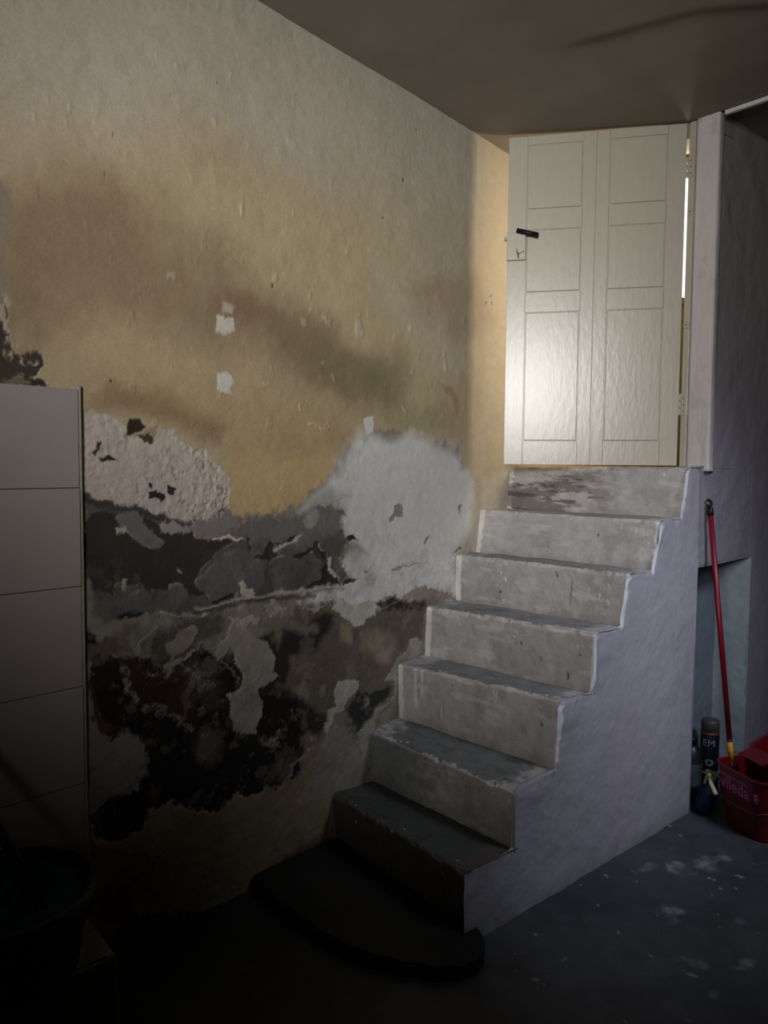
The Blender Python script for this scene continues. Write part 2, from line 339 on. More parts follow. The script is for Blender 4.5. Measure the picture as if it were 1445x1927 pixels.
  ('poly','201a17',0.006,0.012,-2,1,0,[-859,1050,-846,1065,-769,1054,-778,1042,-842,1043]),
  ('poly','85786e',0.003,0.008,3,1,0,[-693,933,-663,959,-633,977,-581,978,-581,964,-592,925,-623,907,-664,892,-684,860,-704,872,-674,889,-691,910]),
  ('poly','8a7c68',0.003,0.008,3,1,0,[-699,878,-644,884,-598,907,-577,913,-598,893,-634,877,-654,858,-679,859]),
  ('poly','6e665e',0.004,0.008,2,1,0,[-784,957,-751,991,-722,995,-727,974,-751,947,-779,934]),
  ('poly','6a5c50',0.006,0.006,1,1,0,[-857,940,-839,949,-812,936,-807,924,-848,930]),
  ('poly','7d706b',0.008,0.012,2,1,0,[-484,1015,-445,1024,-376,1019,-370,994,-434,984,-473,994]),
  ('poly','8f8580',0.003,0.009,3,1,0,[-396,956,-349,923,-293,881,-268,850,-247,799,-260,768,-230,749,-252,733,-285,733,-326,715,-310,665,-322,614,-335,557,-390,572,-421,586,-448,644,-444,676,-459,724,-405,738,-397,776,-424,820,-420,857,-443,881,-473,854,-503,866,-495,909,-458,921,-442,963]),
  ('poly','9b8f88',0.003,0.01,4,1,0,[-450,996,-381,980,-317,974,-333,947,-365,958,-389,936,-435,969]),
  ('poly','a09c97',0.003,0.008,3,1,0,[39,622,59,662,119,664,181,644,171,609,130,588,89,559,50,569]),
  ('poly','857970',0.02,0.01,1,1,0,[-165,687,-121,699,-84,670,-93,637,-147,649]),
  ('poly','857970',0.012,0.01,1,1,0,[-33,667,-9,665,-7,632,-28,633]),
  ('poly','6f6661',0.02,0.03,1,1,0,[-268,924,-200,940,-76,908,-75,866,-165,880,-251,888]),
  ('poly','6f6b66',0.01,0.01,1,1,0,[203,564,235,557,230,527,203,526]),
  ('poly','6a5f55',0.01,0.02,1,1,0,[-318,526,-243,534,-231,482,-294,493]),
  ('poly','a39986',0.004,0.012,3,1,0,[-301,1015,-260,1016,-209,989,-268,970,-293,994]),
  ('poly','9b9690',0.004,0.01,3,1,0,[-99,974,-57,979,-20,971,-76,954]),
  ('poly','a8a196',0.003,0.006,2,1,0,[-152,1012,-130,1013,-126,995,-148,995]),
  ('poly','7d7771',0.035,0.02,1,1,0,[6,462,60,530,100,512,141,427,205,380,260,272,249,229,185,160,-129,242,-55,334,-18,410]),
  ('poly','a09890',0.006,0.012,2,1,0,[-18,490,20,568,79,577,100,542,40,534,1,463]),
  ('poly','8b847c',0.008,0.014,2,1,0,[173,419,247,477,380,540,385,603,322,615,389,681,495,742,569,688,413,676,391,538,269,456,237,387,271,261,227,282,183,371]),
  ('poly','958c80',0.006,0.006,4,1,0,[488,759,531,764,568,738,544,705,495,718]),
  ('poly','6a5a52',0.015,0.015,0,1,0,[-129,504,-56,485,-46,440,-74,397,-129,427]),
  ('poly','554c44',0.03,0.02,0,1,0,[-252,420,-165,423,-111,379,-165,331,-235,360]),
  ('poly','1e1814',0.003,0.012,-2,1,0,[-177,390,-127,405,-133,348,-190,335]),
  ('poly','4a382a',0.03,0.03,0,1,0,[-183,54,-37,83,76,65,78,-243,-296,-83,-344,-43]),
  ('poly','5a3524',0.03,0.02,0,0.9,0,[-937,215,-888,235,-812,203,-830,120,-890,113,-930,163]),
  ('poly','2a211b',0.012,0.02,0,1,0,[-874,57,-822,99,-778,105,-590,6,-466,-30,-333,-40,-333,-232,-875,-17]),
  ('poly','3b3326',0.004,0.014,-3,1,0,[-1188,1957,-1166,1955,-1150,1926,-1150,1908,-1159,1884,-1152,1858,-1146,1845,-1143,1819,-1132,1808,-1118,1798,-1088,1813,-1068,1803,-1065,1785,-1080,1763,-1090,1744,-1060,1726,-1057,1717,-1193,1706]),
  ('poly','a08c74',0.004,0.018,1,1,0,[-1169,1952,-1157,1950,-1149,1929,-1161,1924,-1156,1904,-1142,1895,-1143,1857,-1147,1836,-1157,1846,-1162,1883,-1173,1896,-1183,1918]),
  ('poly','9a8870',0.004,0.012,1,1,0,[-1158,1817,-1146,1821,-1145,1789,-1156,1779,-1161,1799]),
  ('poly','6c5d47',0.008,0.012,1,1,0,[-1176,1722,-1134,1740,-1119,1745,-1096,1729,-1120,1712,-1177,1708]),
  ('poly','a08c74',0.003,0.008,1,1,0,[-1096,1788,-1080,1796,-1080,1787,-1095,1783]),
  ('poly','a08c74',0.003,0.01,1,1,0,[-1120,1786,-1105,1790,-1104,1773,-1118,1774]),
  ('poly','86785f',0.015,0.02,0,1,0,[-1204,2255,-1144,2258,-1141,2121,-1158,1951,-1212,1888]),
  ('poly','2f2718',0.002,0.008,-3,1,0,[-1093,1747,-1069,1746,-1058,1726,-1093,1720]),
  ('line','a59c94',0.007,0.005,6,1,0.005,[-580,1036,-516,1037,-411,1047,-284,1046,-183,1047,-76,1041,-1,1048,76,1031]),
  ('line','8f857e',0.006,0.005,6,1,0.005,[-705,1040,-625,1021,-563,1006,-484,1034,-408,1047,-293,1040]),
  ('line','2f2a28',0.006,0.008,-2,0.7,0.008,[-580,1024,-516,1024,-412,1035,-284,1032,-183,1030,-57,1018]),
  ('poly','b9b2a4',0.004,0.012,1.2,1,0,[-499,1989,-478,2002,-432,1998,-423,1961,-447,1940,-493,1945]),
  ('poly','bdbab2',0.004,0.012,1.2,1,0,[-488,1817,-458,1829,-430,1813,-429,1755,-459,1746,-492,1754]),
  ('poly','a8987c',0.008,0.004,0.8,1,0,[-472,2045,-425,2043,-434,2015,-468,2014]),
  ('poly','332616',0.0015,0.002,-3,1,0,[-492,2741,-487,2742,-487,2738,-490,2734,-492,2735]),
  ('poly','332616',0.0015,0.002,-3,1,0,[-664,2641,-660,2643,-660,2639,-662,2636,-664,2637]),
  ('poly','332616',0.0015,0.002,-3,1,0,[-852,2470,-847,2472,-846,2466,-850,2462,-853,2464]),
  ('poly','332616',0.0015,0.002,-3,1,0,[-877,2349,-872,2351,-871,2345,-874,2340,-878,2342]),
  ('poly','332616',0.0015,0.002,-3,1,0,[-982,2483,-979,2484,-979,2480,-981,2478,-983,2479]),
  ('poly','332616',0.0015,0.002,-3,1,0,[492,2905,499,2907,501,2902,496,2898,492,2899]),
  ('poly','332616',0.0015,0.002,-3,1,0,[408,2680,418,2683,420,2675,413,2669,407,2671]),
  ('poly','332616',0.0015,0.002,-3,1,0,[292,2502,297,2503,299,2498,295,2495,291,2496]),
  ('poly','332616',0.0015,0.002,-3,1,0,[-267,2139,-260,2140,-258,2133,-263,2128,-267,2131]),
  ('poly','332616',0.0015,0.002,-3,1,0,[-866,1761,-861,1761,-860,1755,-864,1752,-867,1754]),
  ('poly','332616',0.0015,0.002,-3,1,0,[1033,2316,1042,2318,1044,2312,1038,2307,1033,2309]),
  ('poly','332616',0.0015,0.002,-3,1,0,[995,2279,1006,2281,1008,2273,1001,2268,994,2271]),
  ('poly','332616',0.0015,0.002,-3,1,0,[1038,2284,1048,2285,1051,2278,1043,2272,1037,2275]),
  ('poly','332616',0.0015,0.002,-3,1,0,[411,2657,416,2658,417,2654,413,2651,410,2652]),
  ('poly','b3a78c',0.005,0.009,3,0.35,0,[-501,2623,-492,2623,-493,2605,-501,2605]),
  ('poly','b3a78c',0.005,0.009,3,0.35,0,[-258,2175,-244,2174,-244,2148,-258,2148]),
  ('poly','b3a78c',0.005,0.009,3,0.35,0,[-86,2131,-76,2132,-76,2118,-86,2118]),
  ('poly','b3a78c',0.005,0.009,3,0.35,0,[-89,2091,-73,2091,-73,2074,-89,2074]),
  ('poly','b3a78c',0.005,0.009,3,0.35,0,[-26,2071,-5,2071,-4,2043,-26,2043]),
  ('poly','b3a78c',0.005,0.009,3,0.35,0,[-15,2051,17,2054,17,2036,-15,2034]),
  ('poly','b3a78c',0.005,0.009,3,0.35,0,[152,2077,181,2075,182,2023,152,2025]),
  ('poly','b3a78c',0.005,0.009,3,0.35,0,[155,2036,185,2037,185,2015,155,2014]),
  ('poly','b3a78c',0.005,0.009,3,0.35,0,[-129,2043,-104,2044,-104,2023,-129,2022]),
  ('poly','b3a78c',0.005,0.009,3,0.35,0,[455,2101,475,2101,475,2069,455,2070]),
  ('poly','b3a78c',0.005,0.009,3,0.35,0,[682,2012,704,2011,705,1978,683,1979]),
  ('poly','b3a78c',0.005,0.009,3,0.35,0,[683,1971,705,1968,706,1927,684,1929]),
  ('poly','b3a78c',0.005,0.009,3,0.35,0,[-33,1896,-17,1896,-17,1882,-33,1882]),
  ('poly','b3a78c',0.005,0.009,3,0.35,0,[468,1909,488,1909,488,1893,468,1893]),
  ('poly','b3a78c',0.005,0.009,3,0.35,0,[-301,1798,-278,1798,-278,1781,-301,1781]),
  ('poly','b3a78c',0.005,0.009,3,0.35,0,[-395,2368,-387,2368,-387,2343,-395,2343]),
  ('poly','b3a78c',0.005,0.009,3,0.35,0,[-981,2502,-972,2504,-972,2494,-981,2492]),
  ('poly','b3a78c',0.005,0.009,3,0.35,0,[-134,1734,-124,1732,-124,1704,-134,1707]),
  ('poly','b3a78c',0.005,0.009,3,0.35,0,[426,1758,446,1757,447,1737,426,1738]),
  ('poly','b3a78c',0.005,0.009,3,0.35,0,[-95,1668,-43,1669,-43,1651,-95,1651]),
  ('poly','b3a78c',0.005,0.009,3,0.35,0,[-43,1663,11,1663,11,1641,-43,1642]),
  ('poly','b3a78c',0.005,0.009,3,0.35,0,[-397,2382,-384,2383,-385,2364,-398,2363]),
  ('poly','b3a78c',0.005,0.009,3,0.35,0,[29,1854,46,1854,46,1836,29,1837]),
  ('poly','b3a78c',0.005,0.009,3,0.35,0,[-683,2101,-646,2106,-646,2091,-683,2086]),
  ('poly','6f6b6a',0.002,0.007,-3,0.8,0,[348,1288,376,1313,381,1344,427,1342,439,1295,393,1297,359,1268]),
  ('poly','6f6b6a',0.002,0.007,-3,0.8,0,[567,1180,616,1214,610,1194,580,1172]),
  ('poly','6f6b6a',0.002,0.007,-3,0.8,0,[811,1329,832,1328,826,1290,816,1295]),
  ('poly','6f6b6a',0.002,0.007,-3,0.8,0,[782,1119,823,1137,857,1135,830,1120,793,1110]),
  ('poly','6f6b6a',0.002,0.007,-3,0.8,0,[362,1079,466,1085,612,1082,466,1079,367,1068]),
  ('poly','6f6b6a',0.002,0.007,-3,0.8,0,[203,1083,225,1083,214,1076]),
]

def build_wall_left():
    xs = np.concatenate([np.arange(-1.30, -.3, .0026), np.arange(-.3, .5, .0033), np.arange(.5, 1.30, .0045)])
    zs = np.concatenate([np.arange(-.03, 1.78, .0030), np.arange(1.78, 3.12, .0075)])
    X, Z = np.meshgrid(xs, zs, indexing='ij'); nu, nv = X.shape
    x = X.ravel().astype(np.float32); z = Z.ravel().astype(np.float32)
    # cells hidden below the treads are left out
    lim = np.full(x.shape, -.1, np.float32)
    for k, (a, b, c, d) in enumerate(NOSE): lim = np.where(x > c + .07, d - .09, lim)
    keep = z > lim
    p = Paint(x, z, 'ab9a7c')
    p.mottle(.05, 1.5, 4, 5)
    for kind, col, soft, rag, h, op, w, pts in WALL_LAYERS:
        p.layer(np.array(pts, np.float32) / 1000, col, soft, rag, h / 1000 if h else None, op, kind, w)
    h = p.h
    # rough render: lumps and pits
    rough_pts = [l for l in WALL_LAYERS if l[1] == 'b0a197'][0][7]
    idx, m = p.mask(np.array(rough_pts, np.float32) / 1000, .006, .008)
    rn = 1 - np.abs(fbm(x[idx], z[idx], 34, 4, 40)) * 1.6
    amt = .35 + .65 * smooth((x[idx] + .72) / .25)
    h[idx] += m * amt * (rn * .0045 - .002)
    pit = smooth((fbm(x[idx], z[idx], 55, 3, 45) - .62) / .12) * m * amt
    h[idx] -= pit * .003
    p.col[idx] *= (1 - .55 * pit)[:, None]
    # lower wall: mottled damp, blisters, fine cracks
    low = smooth((1.30 - z) / .25)
    n1 = fbm(x, z, 9, 5, 60, .6)
    p.col *= (1 + low * .18 * n1)[:, None]
    br = smooth((fbm(x, z, 16, 5, 64, .65) - .28) / .18) * low * .22
    p.blend(br, '8a8078')
    dk = smooth((fbm(x, z, 13, 5, 70, .65) - .30) / .15) * low * .22
    p.blend(dk * smooth((z - .40) / .1) * smooth((.55 - x) / .15), '2b2521')
    cr = np.abs(fbm(x, z, 7, 5, 80, .55)); crk = smooth((.018 - cr) / .014) * low * smooth((x + .95) / .1)
    h -= crk * .0016; p.col *= (1 - .35 * crk)[:, None]
    # pale edge painted along the rim of every loss, as if lit
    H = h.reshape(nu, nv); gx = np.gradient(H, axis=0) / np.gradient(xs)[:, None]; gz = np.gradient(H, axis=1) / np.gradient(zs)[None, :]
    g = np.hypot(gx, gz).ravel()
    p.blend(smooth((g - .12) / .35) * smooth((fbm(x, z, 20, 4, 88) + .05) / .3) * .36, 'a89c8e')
    # all over: hand-trowelled relief
    h += .006 * fbm(x, z, 1.3, 3, 90) + .0022 * fbm(x, z, 8, 4, 91) + .0009 * fbm(x, z, 34, 3, 92) * (.5 + low)
    p.mottle(.045, 30, 4, 95)
    # small chips catching the light in the plain paint
    ch = smooth((fbm(x, z, 22, 3, 99) - .86) / .06) * (1 - low); h += ch * .0012
    lum = (p.col @ np.array([.3, .6, .1], np.float32))[:, None]; p.col = (lum + (p.col - lum) * .72) * np.array([.925, .93, .885], np.float32)
    co = np.stack([x, wall_y(x) - h, z], 1)
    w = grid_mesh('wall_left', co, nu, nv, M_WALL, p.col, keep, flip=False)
    tag(w, kind='structure')
    return w
WALL = build_wall_left()
wo = obj('plain_plaster', box(1.285, 3.3, .925, 1.05, 0, 3.5), plain('warm_plaster', 'c2a988', .85, .2, scale=20, dist=.002), WALL)
obj('plain_plaster', box(-3.2, -1.29, .66, .8, 0, 3.1), plain('plaster_side', '8d8272', .85, .2, scale=20, dist=.002), WALL)
# wall tiles left of the peeling plaster, one object each
tile_z = [-.02, .290, .580, .867, 1.160, 1.443, 1.724]
tile_x = [-.969, -1.30, -1.63]
tb = {}
for c in range(2):
    for r_ in range(6):
        x1 = tile_x[c] - .001; x0 = tile_x[c + 1] + .001
        z0 = tile_z[r_] + .0012; z1 = tile_z[r_ + 1] - .0012
        key = round(z1 - z0, 3)
        if key not in tb:
            bm = box(0, x1 - x0, -.007, .004, 0, z1 - z0, .0012, 1)
            o = obj('tile', bm, M_TILE, WALL); tb[key] = o.data
        else:
            o = bpy.data.objects.new('tile', tb[key]); C.objects.link(o); o.parent = WALL
        o.location = (x0, wall_y(x0) - .012, z0 + (.0 if r_ < 5 else 0)); o.rotation_euler = (0, 0, math.atan(.1) + (.004 if (c + r_) % 2 else -.002))
obj('grout_bed', box(0, .68, -.0045, .02, 0, 1.722), M_GROUT, WALL, loc=(-1.645, wall_y(-1.645) - .009, 0), rot=(0, 0, math.atan(.1)))
obj('grout_edge', box(0, .012, -.0105, .02, 0, 1.735, .003, 1), plain('edge_plaster', '8c8377', .9, .2, scale=40, dist=.003), WALL, loc=(-.972, wall_y(-.972) - .004, 0), rot=(0, 0, math.atan(.1)))

# ================================================================ STAIRCASE
stairs = tag(empty('staircase', (0.6, .4, 0)), 'steep narrow concrete staircase with grey treads climbing to the door', 'stairs')
SO = Vector((0.6, .4, 0))
def step(k):
    """one step: riser and tread as a single worn, painted skin"""
    nose = NOSE[k]; foot = FOOT[k]
    nxt = FOOT[k + 1] if k + 1 < len(FOOT) else (1.80, 1.512, 1.80, 1.512)
    nw = 190; t = np.linspace(0, 1, nw)
    prof_r = []; nr = 52; nt = 60 if k < 6 else 90
    w = t[:, None]
    def P(e): return e[0] + (e[2] - e[0]) * w, e[1] + (e[3] - e[1]) * w
    fx, fz = P(foot); nx, nz = P(nose); bx, bz = P(nxt)
    rr = np.linspace(0, 1, nr)[None, :]; tt = np.linspace(0, 1, nt)[None, 1:]
    X = np.concatenate([fx + (nx - fx) * rr, nx + (bx + .02 - nx) * tt], 1)
    Z = np.concatenate([fz - .01 + (nz - fz + .01) * rr, nz + (bz - nz) * tt], 1)
    isR = np.concatenate([np.ones((nw, nr)), np.zeros((nw, nt - 1))], 1).ravel().astype(bool)
    V = np.concatenate([np.broadcast_to(rr * .21, (nw, nr)), .21 + np.broadcast_to(tt, (nw, nt - 1)) * (bx - nx + .02)], 1).ravel()
    yl = wall_y(X) + .012
    Y = yl * w
    U = Y.ravel(); nu, nv = X.shape; X = X.ravel(); Z = Z.ravel(); Yf = U.copy()
    dn = np.where(isR, .21 - V, V - .21)             # distance from the nosing along the skin
    # rounded and chipped nosing
    chip = smooth((fbm(U, V * 0, 14, 4, 7 + k, .6) + .1) / .6)
    rnd = np.clip(1 - dn / (.010 + .012 * chip), 0, 1) ** 2
    X = X + rnd * (.004 + .005 * chip); Z = Z - rnd * (.004 + .006 * chip)
    bumpn = .0022 * fbm(U, V, 9, 4, 11 + k) + .0009 * fbm(U, V, 45, 3, 12 + k)
    X = X - np.where(isR, bumpn, 0); Z = Z + np.where(isR, 0, bumpn * 1.3)
    p = Paint(U.astype(np.float32), V.astype(np.float32), 'a5a2a0')
    width = .70 + .03 * k; rag = 1.4 * fbm(U, V, 30, 5, 30 + k, .7)
    # riser wear
    p.mottle(.10, 5, 5, 50 + k); p.blend(smooth((fbm(U, V, 10, 5, 60 + k) - .25) / .3) * .45, '8a8580')
    p.blend(smooth((fbm(U * 1, V * 4, 8, 5, 65 + k) - .35) / .2) * .4, 'c4c2c0')
    p.blend(smooth((.05 - V) / .05 + rag * .3) * .35 * isR, '77726e')
    p.blend(smooth((fbm(U, V * .3, 60, 3, 68 + k) - 1.0) / .1) * smooth((fbm(U, V, 16, 2, 69 + k) - .2) / .2) * .9 * isR, 'd8d8d8')
    p.blend(smooth((fbm(U, V * .5, 40, 3, 72 + k) - .98) / .05) * smooth((fbm(U, V, 12, 2, 73 + k) - .3) / .2) * .8 * isR, '3c3836')
    # white brush strokes at both ends of the riser
    sw = .010 + .006 * fbm(U * 0, V, 40, 4, 80 + k)
    p.blend(smooth((sw + .004 - (Yf - .0)) / .006) * isR * (k > 1) * .9, 'd0d2d6')
    ywall = wall_y(X)
    p.blend(smooth((sw + .024 - (ywall - Yf)) / .008) * isR * (k > 1) * .9, 'd8d6d0')
    if k == 2:
        for a, b, c in ((.70, .04, .012), (.665, .09, .010)):
            p.blend(smooth((c + .006 * rag - np.abs(Yf - a)) / .008) * smooth((V - b) / .05) * isR * .75, 'cdcdca')
    if k == 6:
        p.blend(smooth((fbm(U * .6, V * 2.2, 7, 5, 90, .6) + .12) / .35) * smooth((Yf - .2) / .35) * isR * .75, '5f5a5a')
        p.blend(smooth((fbm(U * .35, V * 2.4, 26, 5, 92, .6) - .18) / .2) * smooth((Yf - .1) / .2) * smooth((.75 - Yf) / .1) * isR * .75, 'a9a6a6')
        p.blend(smooth((fbm(U * .35, V * 2, 22, 5, 93, .6) - .4) / .12) * smooth((Yf - .3) / .2) * isR * .7, '3c3838')
    if k == 3:
        for a, b, cc in ((.222, .088, '7d6a6c'), (.205, .07, '6a5658'), (.195, .082, 'b8b6b6')):
            p.blend(smooth(.5 - (np.hypot((U - a) * 1.2, V - b) - .006 + .010 * rag) / .006) * isR * .7, cc)
        p.blend(smooth(.5 - (np.hypot((U - .105) * 3, V - .05) - .014) / .004) * isR * .8, '2e2a2a')
    if k == 4:
        p.blend(smooth(.5 - (np.abs(U - .24) - .0025 - .003 * rag) / .003) * smooth((V - .06) / .01) * smooth((.17 - V) / .02) * isR * .8, '55504e')
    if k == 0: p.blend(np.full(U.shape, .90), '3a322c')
    if k == 1:
        p.blend(smooth((Yf - .25) / .4 + rag * .2) * isR * .7, '58605a')
    # grey floor paint on the tread, ragged at the nosing and thin near both ends
    td = V - .21
    edge = smooth((td - .012 - .016 * rag - (.0 if k > 1 else -.01)) / .010)
    ends = smooth((Yf - .05 - .03 * rag) / .05) * smooth((ywall - Yf - .05 - .05 * rag) / .07)
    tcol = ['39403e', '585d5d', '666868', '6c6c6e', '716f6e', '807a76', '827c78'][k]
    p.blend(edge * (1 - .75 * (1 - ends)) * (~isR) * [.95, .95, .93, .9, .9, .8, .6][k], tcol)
    p.blend(edge * (~isR) * smooth((fbm(U * .5, V * 2, 22, 5, 100 + k, .65) - .3) / .2) * .4, '2a2d30')
    for q in range(6):
        a, b = (math.sin(q * 7.3 + k * 2.1) * .5 + .5) * .6 + .05, .2 + math.cos(q * 3.7 + k) * .05
        p.blend(smooth(.5 - (np.hypot((U - a), V - b) - .004 + .003 * rag) / .002) * .9, 'c8c8c6')
    p.mottle(.10, 28, 4, 110 + k)
    co = np.stack([X - SO.x, Yf - SO.y, Z], 1)
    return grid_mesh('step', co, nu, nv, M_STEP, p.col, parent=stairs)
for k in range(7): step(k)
# low worn bottom step, hardly higher than the floor, ending in a rounded front
bm = bmesh.new()
foot_pts = [(-.36, .745), (-.372, .62), (-.374, .40), (-.35, .20), (-.27, .02), (-.16, -.10), (-.05, -.10), (.02, -.01), (.04, .1), (.05, .76)]
fp = []
for i in range(len(foot_pts) - 1):
    p0, p1, p2, p3 = [np.array(foot_pts[max(0, min(len(foot_pts) - 1, i + o_))]) for o_ in (-1, 0, 1, 2)]
    for q in range(6):
        t = q / 6; fp.append(tuple(.5 * (2 * p1 + (p2 - p0) * t + (2 * p0 - 5 * p1 + 4 * p2 - p3) * t * t + (3 * p1 - p0 - 3 * p2 + p3) * t ** 3) + .004 * math.sin(i * 6 + q * 1.9)))
foot_pts = fp + [foot_pts[-1]]
loft([[(x - .6, y - .4, .0) for x, y in foot_pts], [(x - .6, y - .4, .035) for x, y in foot_pts], [(x * .985 - .6 + .004, y * .99 - .4, .045) for x, y in foot_pts]], bm)
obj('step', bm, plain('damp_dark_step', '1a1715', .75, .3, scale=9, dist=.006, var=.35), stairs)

# plastered side of the stairs, in one piece with the wall beside the niche
PROF = [(-.031, .0), (-.033, .236), (.008, .236), (.097, .232), (.190, .236), (.216, .245), (.214, .377), (.207, .424), (.225, .440), (.254, .450), (.355, .457), (.430, .455), (.441, .541), (.440, .665), (.455, .686), (.475, .692), (.549, .690), (.637, .686), (.654, .790), (.652, .885), (.683, .904), (.835, .905), (.850, 1.025), (.862, 1.085), (.899, 1.102), (1.044, 1.104), (1.072, 1.194), (1.084, 1.285), (1.127, 1.302), (1.265, 1.306), (1.290, 1.424), (1.312, 1.505), (1.335, 1.516), (1.417, 1.520)]
def side_relief(x, z): return .0065 * fbm(x, z, 3.2, 4, 201) + .0016 * fbm(x, z, 13, 4, 202) + .0005 * fbm(x, z, 60, 2, 203)
def side_paint(x, z, base='98959f'):
    p = Paint(x.astype(np.float32), z.astype(np.float32), base)
    p.mottle(.05, 2.5, 4, 210); p.blend(smooth((fbm(x, z, 3, 4, 211) - .1) / .5) * .25, '958a95')
    p.blend(smooth((fbm(x * 2.5, z * .5, 20, 4, 212) - .45) / .15) * smooth((x - .9) / .4) * .12, 'b4b4c0')
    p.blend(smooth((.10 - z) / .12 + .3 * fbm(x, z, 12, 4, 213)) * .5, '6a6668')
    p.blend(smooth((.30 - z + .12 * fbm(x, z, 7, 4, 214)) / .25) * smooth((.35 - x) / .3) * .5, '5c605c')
    return p
def build_side():
    dense = []
    for (x0, z0), (x1, z1) in zip(PROF[1:], PROF[2:]):
        n = max(2, int(math.hypot(x1 - x0, z1 - z0) / .005))
        for i in range(n): dense.append((x0 + (x1 - x0) * i / n, z0 + (z1 - z0) * i / n))
    dense.append(PROF[-1]); d = np.array(dense)
    dx = -.003 + .002 * fbm(d[:, 0], d[:, 1], 16, 4, 220); dz = .004 + .003 * fbm(d[:, 0], d[:, 1], 16, 4, 221)
    tx = d[:, 0] + dx; tz = d[:, 1] + dz
    m = 150; v = np.linspace(0, 1, m) ** .9
    # every column leans so that its foot spreads evenly along the floor
    n = len(d); bx = np.linspace(-.03, 1.415, n) * .0 + np.interp(np.linspace(0, 1, n), [0, 1], [-.03, 1.417])
    tx[-1] = 1.417; topx = np.minimum(tx, 1.417)
    X = bx[:, None] + (topx - bx)[:, None] * v[None, :]; Z = -.01 + (tz + .01)[:, None] * v[None, :]
    x = X.ravel(); z = Z.ravel()
    p = side_paint(x, z)
    # bright filler along the paint edge beside each riser
    D = sd_poly(x.astype(np.float32), z.astype(np.float32), np.array([q for q in PROF if q[0] > .18], np.float32), False)
    rg = fbm(x, z, 30, 4, 222)
    vert = np.zeros(x.shape, bool)
    for a, b, c, dd in NOSE: vert |= (np.abs(x - (a - .015)) < .04) & (z < b - .015) & (z > b - .21)
    p.blend(smooth((.018 + .008 * rg - D) / .006) * vert * (z > .44) * .95, 'c0c4ca')
    h = side_relief(x, z)
    h += .006 * smooth((.05 - D) / .05) * fbm(x, z, 12, 4, 223) 
    e = np.clip(1 - D / .014, 0, 1) ** 2; h -= .006 * e
    for a, b in ((.50, .62), (.31, .40), (.72, .82), (.37, .53)):
        h += .006 * np.exp(-(((x - a) / .05) ** 2 + ((z - b) / .035) ** 2))
    p.mottle(.03, 30, 3, 224)
    co = np.stack([x - SO.x, -h - SO.y, z], 1)
    return grid_mesh('side_face', co, n, m, M_SIDE, p.col, parent=stairs)
build_side()

# ================================================================ RIGHT WALL, NICHE, PILLAR
def panel_rows(x0, x1, z0, z1, st=.008, zbot=None):
    xs = np.linspace(x0, x1, max(2, int((x1 - x0) / st))); zs = np.linspace(z0, z1, max(2, int((z1 - z0) / (st * 1.3))))
    return np.meshgrid(xs, zs, indexing='ij')
def merge_grids(name, parts, mat):
    cos = []; cols = []; qs = []; off = 0
    for X, Y, Z, col, flip in parts:
        nu, nv = X.shape
        i, j = np.meshgrid(np.arange(nu - 1), np.arange(nv - 1), indexing='ij'); a = (i * nv + j).ravel()
        q = np.stack([a, a + nv, a + nv + 1, a + 1], 1)
        if flip: q = q[:, ::-1]
        qs.append(q + off); off += X.size
        cos.append(np.stack([X.ravel(), Y.ravel(), Z.ravel()], 1)); cols.append(col)
    co = np.concatenate(cos); q = np.concatenate(qs); col = np.concatenate(cols)
    me = bpy.data.meshes.new(name)
    me.vertices.add(len(co)); me.vertices.foreach_set('co', co.astype(np.float32).ravel())
    me.loops.add(q.size); me.loops.foreach_set('vertex_index', np.ascontiguousarray(q, np.int32).ravel())
    me.polygons.add(len(q)); me.polygons.foreach_set('loop_start', np.arange(0, q.size, 4, dtype=np.int32))
    me.update(calc_edges=True); me.polygons.foreach_set('use_smooth', np.ones(len(q), bool))
    at = me.color_attributes.new('paint', 'FLOAT_COLOR', 'POINT'); c4 = np.ones((len(co), 4), np.float32); c4[:, :3] = np.clip(col, 0, 1)
    at.data.foreach_set('color', c4.ravel()); me.materials.append(mat)
    o = bpy.data.objects.new(name, me); C.objects.link(o); return o
NX0, NX1, NZ, ND = 1.415, 1.947, 1.085, .165
parts = []
def soff(x): return NZ - .006 + .012 * (x - NX0) / (NX1 - NX0) + .003 * fbm(x, x * 0, 9, 3, 230)
for (x0, x1, z0, z1, st, bot) in ((NX0, NX1, 0, 1.522, .007, True), (1.457, NX1, 1.522, 3.05, .012, False), (NX1, 3.3, -.01, 3.05, .016, False)):
    X, Z = panel_rows(x0, x1, z0, z1, st)
    if bot:
        t = (Z - z0) / (z1 - z0); s = soff(X); Z = s + (z1 - s) * t
    x = X.ravel(); z = Z.ravel(); p = side_paint(x, z, '85818b')
    p.blend(smooth((z - 1.4) / 1.0) * .5, '8a8078')
    Y = -side_relief(X, Z) + .004 * np.exp(-np.abs(Z - NZ) / .008) * (bot)
    parts.append((X, Y, Z, p.col, False))
